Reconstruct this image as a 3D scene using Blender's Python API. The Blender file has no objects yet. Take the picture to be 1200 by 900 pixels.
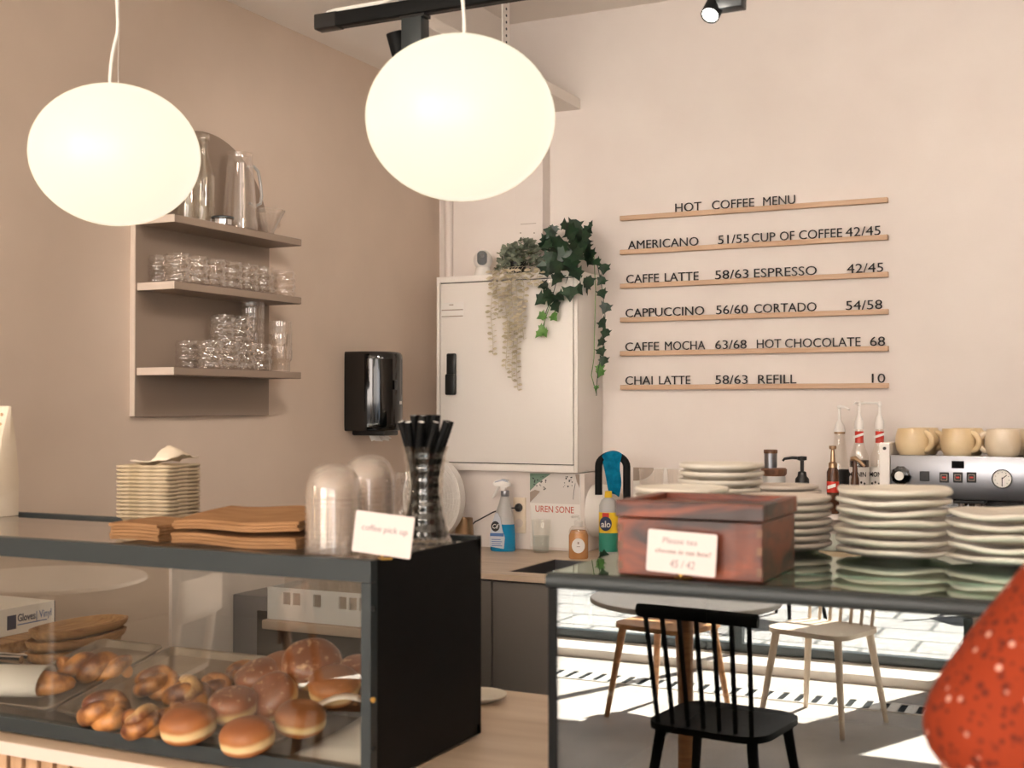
import bpy, bmesh, math, random
from mathutils import Vector, Matrix
RN = random.Random(11)
PI = math.pi
sc = bpy.context.scene
C = sc.collection

# ---------------------------------------------------------------- camera, world, sun, window light, exposure
FPX = 1470.0; YAW = math.radians(26.1); EYE = Vector((0, 0, 1.5)); PITCH = math.atan(25 / FPX)
cam = bpy.data.cameras.new('camera'); cam_o = bpy.data.objects.new('camera', cam); C.objects.link(cam_o)
cam.sensor_width = 36; cam.lens = 36 * FPX / 1200; cam.clip_start = 0.05
cam_o.location = EYE; cam_o.rotation_euler = (PI / 2 + PITCH, 0, YAW)
cam.dof.use_dof = True; cam.dof.focus_distance = 4.6; cam.dof.aperture_fstop = 6.3
sc.camera = cam_o
_M = Matrix.Rotation(YAW, 3, 'Z') @ Matrix.Rotation(PI / 2 + PITCH, 3, 'X')
def ray(px, py): return _M @ Vector(((px - 600) / FPX, (450 - py) / FPX, -1))
def on(px, py, ax, v):                # the point seen at a pixel on the plane axis = v
    d = ray(px, py); t = (v - EYE[ax]) / d[ax]; return EYE + d * t
def onY(px, py, y): return on(px, py, 1, y)
def onX(px, py, x): return on(px, py, 0, x)
def onZ(px, py, z): return on(px, py, 2, z)

w = bpy.data.worlds.new('sky'); sc.world = w; w.use_nodes = True
bg = w.node_tree.nodes['Background']; bg.inputs[0].default_value = (0.75, 0.85, 1.0, 1); bg.inputs[1].default_value = 2.6
def light(name, kind, loc, rot, energy, col, **kw):
    l = bpy.data.lights.new(name, kind); l.energy = energy; l.color = col
    for k, v in kw.items(): setattr(l, k, v)
    o = bpy.data.objects.new(name, l); C.objects.link(o); o.location = loc; o.rotation_euler = rot; return o
light('sun', 'SUN', (0, -8, 8), (math.radians(33), 0, math.radians(24)), 105, (1.0, 0.94, 0.86), angle=0.01)
WARM = (1.0, 0.895, 0.81)
light('window_daylight', 'AREA', (-1.95, -3.72, 2.1), (math.radians(90), 0, 0), 124, WARM, shape='RECTANGLE', size=2.5, size_y=1.4)
light('window_daylight', 'AREA', (1.55, -3.72, 2.1), (math.radians(90), 0, 0), 74, WARM, shape='RECTANGLE', size=3.4, size_y=1.4)
vs = sc.view_settings; vs.view_transform = 'Standard'; vs.look = 'None'; vs.gamma = 1; vs.exposure = 0.0; vs.use_curve_mapping = False
cy = sc.cycles
cy.use_denoising = True; cy.max_bounces = 10; cy.diffuse_bounces = 4; cy.glossy_bounces = 5; cy.transparent_max_bounces = 48
cy.caustics_reflective = False; cy.caustics_refractive = False; cy.sample_clamp_indirect = 6

# ---------------------------------------------------------------- materials
def lin(c): return tuple((x / 255 / 12.92 if x / 255 <= .04045 else ((x / 255 + .055) / 1.055) ** 2.4) for x in c) + (1,)
def N(t, kind, **kw):
    n = t.nodes.new(kind)
    for k, v in kw.items(): setattr(n, k, v)
    return n
def mat(name, col, rough=.5, metal=0, spec=.5, em=None, ems=0, alpha=1, coat=0, sss=0):
    m = bpy.data.materials.new(name); m.use_nodes = True; b = m.node_tree.nodes['Principled BSDF']
    b.inputs['Base Color'].default_value = lin(col); b.inputs['Roughness'].default_value = rough
    b.inputs['Metallic'].default_value = metal; b.inputs['Specular IOR Level'].default_value = spec
    b.inputs['Coat Weight'].default_value = coat; b.inputs['Alpha'].default_value = alpha
    if em: b.inputs['Emission Color'].default_value = lin(em); b.inputs['Emission Strength'].default_value = ems
    return m
def bsdf(m): return m.node_tree.nodes['Principled BSDF']
def noisy(m, c1, c2, scale=6, stretch=(1, 1, 1), detail=4, lo=.35, hi=.65, bump=0, coords='Object', wave=False, dist=4):
    t = m.node_tree; tc = N(t, 'ShaderNodeTexCoord'); mp = N(t, 'ShaderNodeMapping'); mp.inputs['Scale'].default_value = stretch
    t.links.new(tc.outputs[coords], mp.inputs['Vector'])
    if wave:
        nz = N(t, 'ShaderNodeTexWave'); nz.inputs['Scale'].default_value = scale; nz.inputs['Distortion'].default_value = dist
        nz.inputs['Detail'].default_value = detail; nz.inputs['Detail Scale'].default_value = 1.5; out = nz.outputs['Fac']
    else:
        nz = N(t, 'ShaderNodeTexNoise'); nz.inputs['Scale'].default_value = scale; nz.inputs['Detail'].default_value = detail; out = nz.outputs['Fac']
    t.links.new(mp.outputs[0], nz.inputs['Vector'])
    r = N(t, 'ShaderNodeValToRGB'); r.color_ramp.elements[0].position = lo; r.color_ramp.elements[1].position = hi
    r.color_ramp.elements[0].color = lin(c1); r.color_ramp.elements[1].color = lin(c2)
    t.links.new(out, r.inputs[0]); t.links.new(r.outputs[0], bsdf(m).inputs['Base Color'])
    if bump:
        bp = N(t, 'ShaderNodeBump'); bp.inputs['Strength'].default_value = bump; bp.inputs['Distance'].default_value = .002
        t.links.new(out, bp.inputs['Height']); t.links.new(bp.outputs[0], bsdf(m).inputs['Normal'])
    return m
def glass(name, tint=(255, 255, 255), f0=.05, gain=.6, power=3.0, rough=.015, gcol=(255, 255, 255), diff=0, dcol=(255, 255, 255)):
    m = bpy.data.materials.new(name); m.use_nodes = True; t = m.node_tree; t.nodes.clear()
    o = N(t, 'ShaderNodeOutputMaterial'); mx = N(t, 'ShaderNodeMixShader'); tr = N(t, 'ShaderNodeBsdfTransparent'); gl = N(t, 'ShaderNodeBsdfAnisotropic')
    tr.inputs[0].default_value = lin(tint); gl.inputs[0].default_value = lin(gcol); gl.inputs['Roughness'].default_value = rough
    lw = N(t, 'ShaderNodeLayerWeight'); lw.inputs[0].default_value = .5
    pw = N(t, 'ShaderNodeMath', operation='POWER'); pw.inputs[1].default_value = power
    ma = N(t, 'ShaderNodeMath', operation='MULTIPLY_ADD', use_clamp=True); ma.inputs[1].default_value = gain; ma.inputs[2].default_value = f0
    t.links.new(lw.outputs['Facing'], pw.inputs[0]); t.links.new(pw.outputs[0], ma.inputs[0])
    t.links.new(ma.outputs[0], mx.inputs[0])
    base = tr.outputs[0]
    if diff:
        df = N(t, 'ShaderNodeBsdfDiffuse'); df.inputs[0].default_value = lin(dcol); m2 = N(t, 'ShaderNodeMixShader'); m2.inputs[0].default_value = diff
        t.links.new(tr.outputs[0], m2.inputs[1]); t.links.new(df.outputs[0], m2.inputs[2]); base = m2.outputs[0]
    t.links.new(base, mx.inputs[1]); t.links.new(gl.outputs[0], mx.inputs[2]); t.links.new(mx.outputs[0], o.inputs[0])
    return m

M = {}
M['wall_white'] = noisy(mat('wall_white', (236, 226, 219), .7, spec=.2), (233, 223, 216), (238, 229, 222), 3)
M['wall_beige'] = noisy(mat('wall_beige', (222, 203, 186), .75, spec=.2), (219, 200, 183), (225, 206, 189), 2.5)
M['wall_far'] = mat('wall_far', (160, 148, 138), .8, spec=.2)
M['ceiling'] = mat('ceiling_paint', (246, 238, 230), .8, spec=.2)
M['soffit'] = mat('soffit_paint', (248, 240, 232), .7, spec=.2)
M['metal_paint'] = mat('painted_steel', (243, 237, 230), .4)
M['pipe'] = mat('pipe_paint', (236, 226, 219), .4)
M['black'] = mat('black_powder_coat', (11, 12, 12), .6, spec=.2)
M['black_matte'] = mat('matte_black_bar', (12, 14, 14), .4, spec=.015)
M['black_gray'] = mat('charcoal_frame', (42, 49, 51), .42)
M['black_gloss'] = mat('black_gloss_plastic', (6, 7, 7), .1, coat=.4)
M['black_plastic'] = mat('black_plastic', (15, 15, 15), .4)
M['white_plastic'] = mat('white_plastic', (240, 236, 230), .35)
M['steel'] = mat('brushed_steel', (150, 152, 158), .3, 1)
M['chrome'] = mat('chrome', (220, 220, 222), .12, 1)
M['gold'] = mat('champagne_metal', (190, 160, 128), .32, 1)
M['brass'] = mat('brass', (190, 150, 80), .3, 1)
M['paper'] = mat('white_paper', (244, 240, 234), .8, spec=.2)
M['card'] = mat('white_card', (226, 213, 209), .75, spec=.2)
M['ink'] = mat('black_ink', (18, 16, 16), .5)
M['pale_ink'] = mat('faded_ink', (150, 136, 140), .8)
M['mid_ink'] = mat('grey_ink', (124, 102, 102), .8)
M['red_ink'] = mat('coral_ink', (205, 98, 84), .8)
M['shelf_gray'] = mat('taupe_laminate', (152, 134, 120), .55, spec=.3)
M['edge_band'] = mat('pale_edge_band', (226, 210, 196), .5)
M['pine'] = noisy(mat('pine', (206, 172, 142), .5), (192, 154, 122), (216, 184, 154), 3, (2, 30, 30), lo=.3, hi=.7)
M['ply'] = mat('light_birch', (226, 206, 182), .5)
M['laminate_wood'] = noisy(mat('pale_wood_laminate', (216, 192, 166), .38), (203, 176, 148), (226, 204, 180), 2, (1, 9, 9), lo=.3, hi=.7)
M['worktop_wood'] = noisy(mat('worktop_wood', (206, 186, 164), .4), (190, 168, 146), (214, 194, 172), 2.4, (1.2, 12, 12), lo=.3, hi=.7)
M['slat'] = noisy(mat('oak_slat', (205, 165, 128), .55), (188, 146, 108), (216, 178, 142), 3, (18, 18, 1.5), lo=.3, hi=.7)
M['dark_felt'] = mat('dark_felt', (46, 38, 32), .9)
M['gray_door'] = mat('grey_cabinet_laminate', (120, 114, 108), .5, spec=.3)
M['gray_plinth'] = mat('dark_plinth', (50, 48, 46), .6)
M['sink'] = mat('shaded_sink', (50, 48, 46), .4)  # shadow on the inner left wall is put into this dark basin colour
M['tray'] = noisy(mat('aluminium_tray', (140, 128, 116), .42, .5), (118, 106, 96), (152, 140, 128), 9, lo=.3, hi=.7)
M['boat'] = noisy(mat('wooden_boat', (176, 136, 92), .6), (140, 100, 62), (190, 150, 104), 3, (3, 30, 30), lo=.3, hi=.7)
M['tea_wood'] = noisy(mat('red_acacia', (126, 60, 36), .4, coat=.12), (46, 20, 11), (132, 58, 24), 2.6, (1.6, 3, 6), detail=4, lo=.36, hi=.58)
for n_ in M['tea_wood'].node_tree.nodes:
    if n_.type == 'TEX_NOISE': n_.inputs['Distortion'].default_value = 1.6
M['brown_wood'] = noisy(mat('walnut_lid', (110, 74, 52), .5), (84, 54, 38), (126, 88, 62), 4, (4, 30, 4))
M['kraft'] = noisy(mat('kraft_paper', (160, 120, 82), .8, spec=.15), (138, 100, 66), (168, 127, 90), 5, (2, 14, 14), lo=.3, hi=.7, bump=.3)
M['kraft_in'] = mat('kraft_inside', (120, 80, 50), .9, spec=.1)
M['bowl_paper'] = noisy(mat('cream_paper_boats', (206, 188, 158), .85, spec=.1), (190, 170, 138), (216, 198, 170), 30)
M['bag_cream'] = noisy(mat('cream_printed_paper', (238, 222, 200), .8), (232, 214, 190), (242, 228, 208), 12)
M['bag_print'] = mat('tan_print', (196, 158, 120), .8)
M['plate'] = noisy(mat('stoneware_glaze', (232, 224, 208), .3), (224, 214, 196), (236, 230, 218), 8, lo=.3, hi=.7)
M['plate_gray'] = mat('warm_grey_glaze', (212, 200, 188), .35)
M['mug'] = noisy(mat('cream_stoneware', (226, 200, 156), .3, coat=.2), (214, 184, 138), (234, 212, 172), 9, lo=.3, hi=.7, bump=.3)
M['mug_pale'] = noisy(mat('pale_stoneware', (226, 210, 184), .3, coat=.2), (212, 192, 162), (232, 218, 196), 9, lo=.3, hi=.7, bump=.3)
M['glass'] = glass('clear_glass', (251, 250, 247), .05, .6, 2.4)
M['tumbler'] = glass('tumbler_glass', (252, 250, 248), .06, .6, 2.2, .03, diff=.035, dcol=(250, 240, 230))
M['pane'] = glass('case_pane', (248, 248, 245), .055, .8, 4.5, .0)
M['case_front'] = glass('dark_case_pane', (226, 230, 228), .11, .8, 4.5, .0)
M['case_top_clear'] = glass('clear_float_glass', (232, 226, 218), .12, .85, 3.2, .02)
M['case_top'] = glass('green_float_glass', (206, 220, 210), .2, .85, 3.2, .02, (228, 240, 232))
M['win_pane'] = glass('window_pane', (248, 250, 250), .03, .6, 5, .0)
M['lid_plastic'] = glass('clear_pet', (252, 248, 244), .07, .7, 2, .12, diff=.15, dcol=(250, 240, 230))
M['wrap'] = glass('crinkled_wrap', (250, 248, 246), .10, .7, 2, .1, diff=.05)
M['frosted'] = glass('frosted_plastic', (225, 225, 222), .05, .4, 3, .3, diff=.6, dcol=(214, 214, 212))
M['water'] = glass('water', (244, 247, 247), .05, .3, 3)
M['thin_glass'] = glass('thin_glass', (253, 253, 252), .03, .4, 3)
M['blue_liquid'] = glass('blue_cleaner', (30, 150, 205), .05, .5, 3, diff=.75, dcol=(30, 152, 204))
M['amber'] = glass('amber_soap', (232, 172, 118), .05, .5, 3, diff=.7, dcol=(226, 168, 112))
M['syrup'] = glass('clear_syrup', (228, 214, 200), .06, .7, 2.5)
M['dark_syrup'] = glass('brown_syrup', (92, 58, 38), .06, .6, 2.5, diff=.4, dcol=(70, 44, 30))
M['brown_bottle'] = mat('brown_bottle', (84, 52, 34), .25)
M['globe'] = mat('opal_glass_lit', (120, 112, 98), .35, em=(255, 247, 222), ems=.97)
M['globe_fill'] = mat('opal_fill_glow', (120, 112, 98), .35, em=(255, 240, 214), ems=34)  # strong glow for the added lamp out of view
M['lens'] = mat('lit_lens', (255, 255, 250), .3, em=(255, 250, 240), ems=6)
M['led'] = mat('led_dot', (255, 255, 255), .3, em=(255, 252, 245), ems=2.5)
M['cord'] = mat('white_cord', (240, 236, 228), .5)
M['teal_cloth'] = noisy(mat('blue_microfibre', (10, 112, 146), .9, spec=.1), (6, 98, 130), (16, 124, 160), 40)
M['yellow'] = mat('yellow_plastic', (236, 196, 40), .4)
M['green_lbl'] = mat('sea_green', (40, 128, 108), .4)
M['red_lbl'] = mat('red_label', (206, 52, 36), .5)
M['navy'] = mat('navy_label', (24, 40, 78), .5)
M['lbl_white'] = mat('label_white', (242, 238, 232), .5)
M['lbl_gray'] = mat('label_silver', (196, 202, 212), .4)
M['lbl_blue'] = mat('label_blue', (70, 110, 170), .5)
M['sage'] = mat('sage_print', (120, 146, 128), .8)
M['taupe_print'] = mat('taupe_print', (168, 152, 138), .8)
M['poster_gray'] = mat('poster_ground', (226, 220, 214), .7)
M['euca'] = noisy(mat('grey_green_leaf', (126, 134, 116), .6), (100, 110, 94), (148, 154, 134), 30, bump=0)
M['euca_pale'] = noisy(mat('pale_trailing_leaf', (198, 186, 158), .6), (180, 168, 138), (208, 196, 170), 30)
M['ivy_dark'] = noisy(mat('dark_ivy_leaf', (26, 48, 34), .4), (16, 36, 26), (36, 66, 42), 20)
M['ivy_light'] = noisy(mat('light_ivy_leaf', (88, 138, 62), .5), (70, 118, 50), (112, 158, 80), 20)
M['stem'] = mat('plant_stem', (96, 104, 66), .7)
M['rack'] = mat('grey_rack_plastic', (206, 206, 206), .45)
M['floor'] = noisy(mat('concrete_floor', (168, 160, 152), .45), (156, 149, 142), (178, 170, 162), 4)
M['table_white'] = mat('white_table_top', (240, 234, 226), .35)
M['chair_white'] = mat('pale_chair_wood', (228, 210, 190), .45)
M['chair_oak'] = noisy(mat('oak_chair', (186, 136, 90), .45), (168, 118, 74), (198, 148, 102), 3, (3, 3, 20))
M['skin'] = mat('skin', (222, 172, 146), .5)
M['hair'] = mat('brown_hair', (70, 46, 32), .6)
M['shoe'] = mat('dark_leather', (40, 34, 32), .5)

def coord_ramp(m, axis, stops, coords='Generated', noise=0, nscale=6):
    t = m.node_tree; tc = N(t, 'ShaderNodeTexCoord'); sp = N(t, 'ShaderNodeSeparateXYZ'); t.links.new(tc.outputs[coords], sp.inputs[0])
    r = N(t, 'ShaderNodeValToRGB'); e = r.color_ramp.elements
    while len(e) < len(stops): e.new(.5)
    for k, (p, c) in zip(e, stops): k.position = p; k.color = lin(c)
    v = sp.outputs[axis]
    if noise:
        nz = N(t, 'ShaderNodeTexNoise'); nz.inputs['Scale'].default_value = nscale; t.links.new(tc.outputs['Object'], nz.inputs['Vector'])
        a = N(t, 'ShaderNodeMath', operation='MULTIPLY_ADD'); a.inputs[1].default_value = noise; t.links.new(nz.outputs['Fac'], a.inputs[0]); t.links.new(v, a.inputs[2])
        s = N(t, 'ShaderNodeMath', operation='SUBTRACT'); s.inputs[1].default_value = noise / 2; t.links.new(a.outputs[0], s.inputs[0]); v = s.outputs[0]
    t.links.new(v, r.inputs[0]); t.links.new(r.outputs[0], bsdf(m).inputs['Base Color']); return r
M['doughnut'] = mat('fried_dough', (190, 110, 50), .5)
coord_ramp(M['doughnut'], 2, [(0, (150, 88, 46)), (.24, (186, 116, 62)), (.34, (232, 206, 156)), (.46, (230, 198, 144)), (.58, (176, 112, 62)), (.9, (136, 80, 42))], noise=.16, nscale=30)
M['sugared'] = mat('glazed_dough', (176, 100, 46), .35, coat=.3)
t = M['sugared'].node_tree
rr = coord_ramp(M['sugared'], 2, [(0, (150, 88, 46)), (.20, (186, 116, 62)), (.30, (232, 204, 150)), (.40, (228, 194, 138)), (.54, (170, 100, 52)), (.9, (128, 70, 38))], noise=.16, nscale=30)
nz = N(t, 'ShaderNodeTexNoise'); nz.inputs['Scale'].default_value = 70; nz.inputs['Detail'].default_value = 5
tcs = N(t, 'ShaderNodeTexCoord'); t.links.new(tcs.outputs['Object'], nz.inputs['Vector'])
r2 = N(t, 'ShaderNodeValToRGB'); r2.color_ramp.elements[0].position = .56; r2.color_ramp.elements[1].position = .72
mx = N(t, 'ShaderNodeMix', data_type='RGBA'); t.links.new(nz.outputs['Fac'], r2.inputs[0]); t.links.new(r2.outputs[0], mx.inputs[0])
t.links.new(rr.outputs[0], mx.inputs[6]); mx.inputs[7].default_value = lin((226, 186, 150)); t.links.new(mx.outputs[2], bsdf(M['sugared']).inputs['Base Color'])
M['twist'] = noisy(mat('baked_twist', (180, 104, 48), .4, coat=.15), (92, 46, 22), (200, 136, 74), 26, lo=.38, hi=.62, bump=.6)
M['twist_pale'] = noisy(mat('pale_baked_twist', (210, 150, 90), .45), (112, 60, 28), (226, 186, 128), 20, lo=.38, hi=.6, bump=.6)

# red dress: scattered pale blossoms and dark sprigs
M['dress'] = m = mat('red_floral_cloth', (196, 66, 32), .8, spec=.15); t = m.node_tree
tc = N(t, 'ShaderNodeTexCoord')
def dots(scale, lo, hi, loc):
    mp = N(t, 'ShaderNodeMapping'); mp.inputs['Location'].default_value = loc; t.links.new(tc.outputs['Object'], mp.inputs[0])
    vo = N(t, 'ShaderNodeTexVoronoi'); vo.inputs['Scale'].default_value = scale; t.links.new(mp.outputs[0], vo.inputs['Vector'])
    r = N(t, 'ShaderNodeValToRGB'); r.color_ramp.elements[0].position = lo; r.color_ramp.elements[1].position = hi
    r.color_ramp.elements[0].color = (1, 1, 1, 1); r.color_ramp.elements[1].color = (0, 0, 0, 1)
    t.links.new(vo.outputs['Distance'], r.inputs[0]); return r.outputs[0]
prev = None; base = lin((140, 52, 26))
for scale, lo, hi, loc, col in ((75, .14, .36, (3, 1, 2), (92, 36, 26)), (110, .12, .32, (7, 5, 1), (88, 36, 26)), (52, .11, .2, (0, 0, 0), (220, 168, 150))):
    mx = N(t, 'ShaderNodeMix', data_type='RGBA'); t.links.new(dots(scale, lo, hi, loc), mx.inputs[0])
    if prev is None: mx.inputs[6].default_value = base
    else: t.links.new(prev, mx.inputs[6])
    mx.inputs[7].default_value = lin(col); prev = mx.outputs[2]
t.links.new(prev, bsdf(m).inputs['Base Color'])
# outdoor paving
for nm_ in ('doughnut', 'sugared'):
    t = M[nm_].node_tree; tcb = N(t, 'ShaderNodeTexCoord'); nb = N(t, 'ShaderNodeTexNoise'); nb.inputs['Scale'].default_value = 45; nb.inputs['Detail'].default_value = 6
    bp = N(t, 'ShaderNodeBump'); bp.inputs['Strength'].default_value = .5; bp.inputs['Distance'].default_value = .003
    t.links.new(tcb.outputs['Object'], nb.inputs['Vector']); t.links.new(nb.outputs['Fac'], bp.inputs['Height']); t.links.new(bp.outputs[0], bsdf(M[nm_]).inputs['Normal'])
M['paving'] = m = mat('paving_stones', (170, 164, 158), .8); t = m.node_tree
tc = N(t, 'ShaderNodeTexCoord'); br = N(t, 'ShaderNodeTexBrick'); br.inputs['Scale'].default_value = 1
br.inputs['Brick Width'].default_value = .6; br.inputs['Row Height'].default_value = .4; br.inputs['Mortar Size'].default_value = .016
br.inputs['Color1'].default_value = lin((140, 136, 132)); br.inputs['Color2'].default_value = lin((124, 120, 118)); br.inputs['Mortar'].default_value = lin((70, 68, 66))
t.links.new(tc.outputs['Object'], br.inputs['Vector']); t.links.new(br.outputs['Color'], bsdf(m).inputs['Base Color'])

# ---------------------------------------------------------------- mesh helpers
class MB:
    def __init__(s): s.bm = bmesh.new()
    def poly(s, pts):
        return s.bm.faces.new([s.bm.verts.new(p) for p in pts])
    def box(s, x0, x1, y0, y1, z0, z1, b=0, seg=2, mtx=None):
        v = [s.bm.verts.new(p) for p in ((x0, y0, z0), (x1, y0, z0), (x1, y1, z0), (x0, y1, z0), (x0, y0, z1), (x1, y0, z1), (x1, y1, z1), (x0, y1, z1))]
        f = [s.bm.faces.new([v[i] for i in q]) for q in ((3, 2, 1, 0), (4, 5, 6, 7), (0, 1, 5, 4), (1, 2, 6, 5), (2, 3, 7, 6), (3, 0, 4, 7))]
        vv = v
        if b:
            ed = list({e for q in f for e in q.edges})
            r = bmesh.ops.bevel(s.bm, geom=ed, offset=b, segments=seg, profile=.5, affect='EDGES')
            vv = list({x for q in r['faces'] for x in q.verts} | {x for x in v if x.is_valid})
        if mtx is not None:
            for x in vv: x.co = mtx @ x.co
        return s
    def rings(s, rings, cap0=True, cap1=True, closed=True):
        vr = [[s.bm.verts.new(p) for p in r] for r in rings]
        for a, b in zip(vr, vr[1:]):
            n = len(a)
            for i in range(n if closed else n - 1):
                j = (i + 1) % n
                try: s.bm.faces.new((a[i], a[j], b[j], b[i]))
                except ValueError: pass
        if cap0 and len(vr[0]) > 2: s.bm.faces.new(vr[0][::-1])
        if cap1 and len(vr[-1]) > 2: s.bm.faces.new(vr[-1])
        return s
    def lathe(s, prof, n=28, c=(0, 0, 0), cap0=True, cap1=True, mod=None, sx=1, sy=1):
        R_ = []
        for r, z in prof:
            ring = []
            for i in range(n):
                a = 2 * PI * i / n; q = r if mod is None else mod(a, r, z)
                ring.append((c[0] + q * math.cos(a) * sx, c[1] + q * math.sin(a) * sy, c[2] + z))
            R_.append(ring)
        return s.rings(R_, cap0, cap1)
    def tube(s, pts, r, n=8, cap=True, flat=1):
        pts = [Vector(p) for p in pts]; rs = r if isinstance(r, (list, tuple)) else [r] * len(pts)
        T = [(pts[min(i + 1, len(pts) - 1)] - pts[max(i - 1, 0)]).normalized() for i in range(len(pts))]
        up = Vector((0, 0, 1)) if abs(T[0].z) < .9 else Vector((1, 0, 0))
        u = (up - T[0] * up.dot(T[0])).normalized(); R_ = []
        for p, t_, q in zip(pts, T, rs):
            u = (u - t_ * u.dot(t_)).normalized(); v = t_.cross(u)
            R_.append([p + (u * math.cos(2 * PI * k / n) * flat + v * math.sin(2 * PI * k / n)) * q for k in range(n)])
        return s.rings(R_, cap, cap)
    def cyl(s, p0, p1, r0, r1=None, n=20): return s.tube([p0, p1], [r0, r0 if r1 is None else r1], n)
    def ell(s, c, rx, ry, rz, n=24, m=14, z0=-1, z1=1):
        R_ = []
        for i in range(m + 1):
            a = -PI / 2 + PI * i / m; z = math.sin(a); 
            if z < z0 - 1e-6 or z > z1 + 1e-6: continue
            q = max(math.cos(a), .004); R_.append([(c[0] + rx * q * math.cos(2 * PI * k / n), c[1] + ry * q * math.sin(2 * PI * k / n), c[2] + rz * z) for k in range(n)])
        return s.rings(R_)
    def prism(s, poly, a0, a1, ax='y'):
        f = {'y': lambda p, a: (p[0], a, p[1]), 'x': lambda p, a: (a, p[0], p[1]), 'z': lambda p, a: (p[0], p[1], a)}[ax]
        return s.rings([[f(p, a0) for p in poly], [f(p, a1) for p in poly]])
    def xf(s, mtx, start=0):
        s.bm.verts.ensure_lookup_table()
        for v in s.bm.verts[start:]: v.co = mtx @ v.co
        return s
    def n(s): return len(s.bm.verts)
    def build(s, name, m, parent=None, loc=None, rot=None, smooth=38, sub=0, solid=0):
        bmesh.ops.recalc_face_normals(s.bm, faces=s.bm.faces)
        me = bpy.data.meshes.new(name); s.bm.to_mesh(me); s.bm.free()
        me.materials.append(M[m] if isinstance(m, str) else m)
        if smooth:
            for p in me.polygons: p.use_smooth = True
            me.set_sharp_from_angle(angle=math.radians(smooth))
        o = bpy.data.objects.new(name, me); C.objects.link(o)
        if parent: o.parent = parent
        if loc is not None: o.location = loc
        if rot is not None: o.rotation_euler = rot
        if solid: d = o.modifiers.new('solid', 'SOLIDIFY'); d.thickness = solid; d.offset = 0
        if sub: d = o.modifiers.new('sub', 'SUBSURF'); d.levels = sub; d.render_levels = sub
        return o
def rrect(x0, x1, z0, z1, r, k=5):
    P = []
    for cx, cz, a0 in ((x1 - r, z1 - r, 0), (x0 + r, z1 - r, 90), (x0 + r, z0 + r, 180), (x1 - r, z0 + r, 270)):
        for i in range(k + 1):
            a = math.radians(a0 + 90 * i / k); P.append((cx + r * math.cos(a), cz + r * math.sin(a)))
    return P
def circ(cx, cz, r, n=24, rz=None): return [(cx + r * math.cos(2 * PI * i / n), cz + (rz or r) * math.sin(2 * PI * i / n)) for i in range(n)]
def tag(o, label, cat, group=None, kind=None):
    o['label'] = label; o['category'] = cat
    if group: o['group'] = group
    if kind: o['kind'] = kind
    return o
def thing(name, label, cat, loc=(0, 0, 0), rotz=0, group=None):
    o = bpy.data.objects.new(name, None); C.objects.link(o); o.empty_display_size = .05
    o.location = loc; o.rotation_euler = (0, 0, rotz); return tag(o, label, cat, group)
def struct(name, mb, m, smooth=0):
    o = mb.build(name, m, smooth=smooth); o['kind'] = 'structure'; return o
def dup(root, loc, rot, label, group=None):
    r = root.copy(); C.objects.link(r); r.location = loc; r.rotation_euler = rot if isinstance(rot, (tuple, list)) else (0, 0, rot); r['label'] = label
    if group: r['group'] = group
    for ch in list(root.children):
        c = ch.copy(); C.objects.link(c); c.parent = r
        for g in list(ch.children):
            d = g.copy(); C.objects.link(d); d.parent = c
    return r
def text(name, s, m, parent, x0, z0, wid=None, cap=.03, y=0, thick=.001, bold=0, flip=False, mtx=None, sh=0):
    cu = bpy.data.curves.new('t', 'FONT'); cu.body = s; cu.size = 1; cu.extrude = 0; cu.offset = bold; cu.resolution_u = 3
    to = bpy.data.objects.new('t', cu); C.objects.link(to)
    bpy.context.view_layer.update()
    me = bpy.data.meshes.new_from_object(to.evaluated_get(bpy.context.evaluated_depsgraph_get()))
    bpy.data.objects.remove(to); bpy.data.curves.remove(cu)
    xs = [v.co.x for v in me.vertices]; zs = [v.co.y for v in me.vertices]; a, b = min(xs), max(xs); h = .729
    kz = cap / h; kx = (wid / (b - a)) if wid else kz
    bm = bmesh.new(); bm.from_mesh(me); bpy.data.meshes.remove(me)
    for v in bm.verts: v.co = Vector((x0 + (v.co.x - a) * kx + sh * v.co.y * kz, y, z0 + v.co.y * kz))
    if thick:
        r = bmesh.ops.extrude_face_region(bm, geom=bm.faces[:])
        for v in [g for g in r['geom'] if isinstance(g, bmesh.types.BMVert)]: v.co.y -= thick
    if mtx is not None:
        for v in bm.verts: v.co = mtx @ v.co
    q = MB(); q.bm.free(); q.bm = bm
    return q.build(name, m, parent, smooth=0)
ORD = ['first', 'second', 'third', 'fourth', 'fifth', 'sixth', 'seventh', 'eighth', 'ninth', 'tenth', 'eleventh', 'twelfth']

# ---------------------------------------------------------------- the room
XL, YB, ZC = -2.636, 4.675, 3.09          # left wall, back wall, ceiling
ZT = 1.263                                # glass tops of the two cases
RX0, RX1, RY = -6.2, 4.2, -3.9            # the seating area towards the street windows
struct('floor', MB().box(RX0, RX1, RY - .1, YB + .1, -.1, 0), 'floor')
struct('ceiling', MB().box(RX0, RX1, RY - .1, YB + .1, ZC, ZC + .1), 'ceiling')
struct('wall_back', MB().box(XL - .1, RX1, YB, YB + .12, 0, ZC), 'wall_white')
struct('wall_left', MB().box(XL - .14, XL, 1.15, YB, 0, ZC), 'wall_beige')
struct('wall_side', MB().box(RX0 - .1, RX0, RY, 1.15, 0, ZC), 'wall_far')
struct('wall_corner', MB().box(RX0, XL - .14, 1.15, 1.27, 0, ZC), 'wall_far')
struct('wall_right', MB().box(RX1, RX1 + .1, RY, YB, 0, ZC), 'wall_far')
WZ0, WZ1 = .06, 2.95
wins = [(-3.35, -.75), (-.35, 1.7), (2.0, 3.8)]
b = MB(); b.box(RX0, wins[0][0], RY - .12, RY, 0, ZC)
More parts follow.
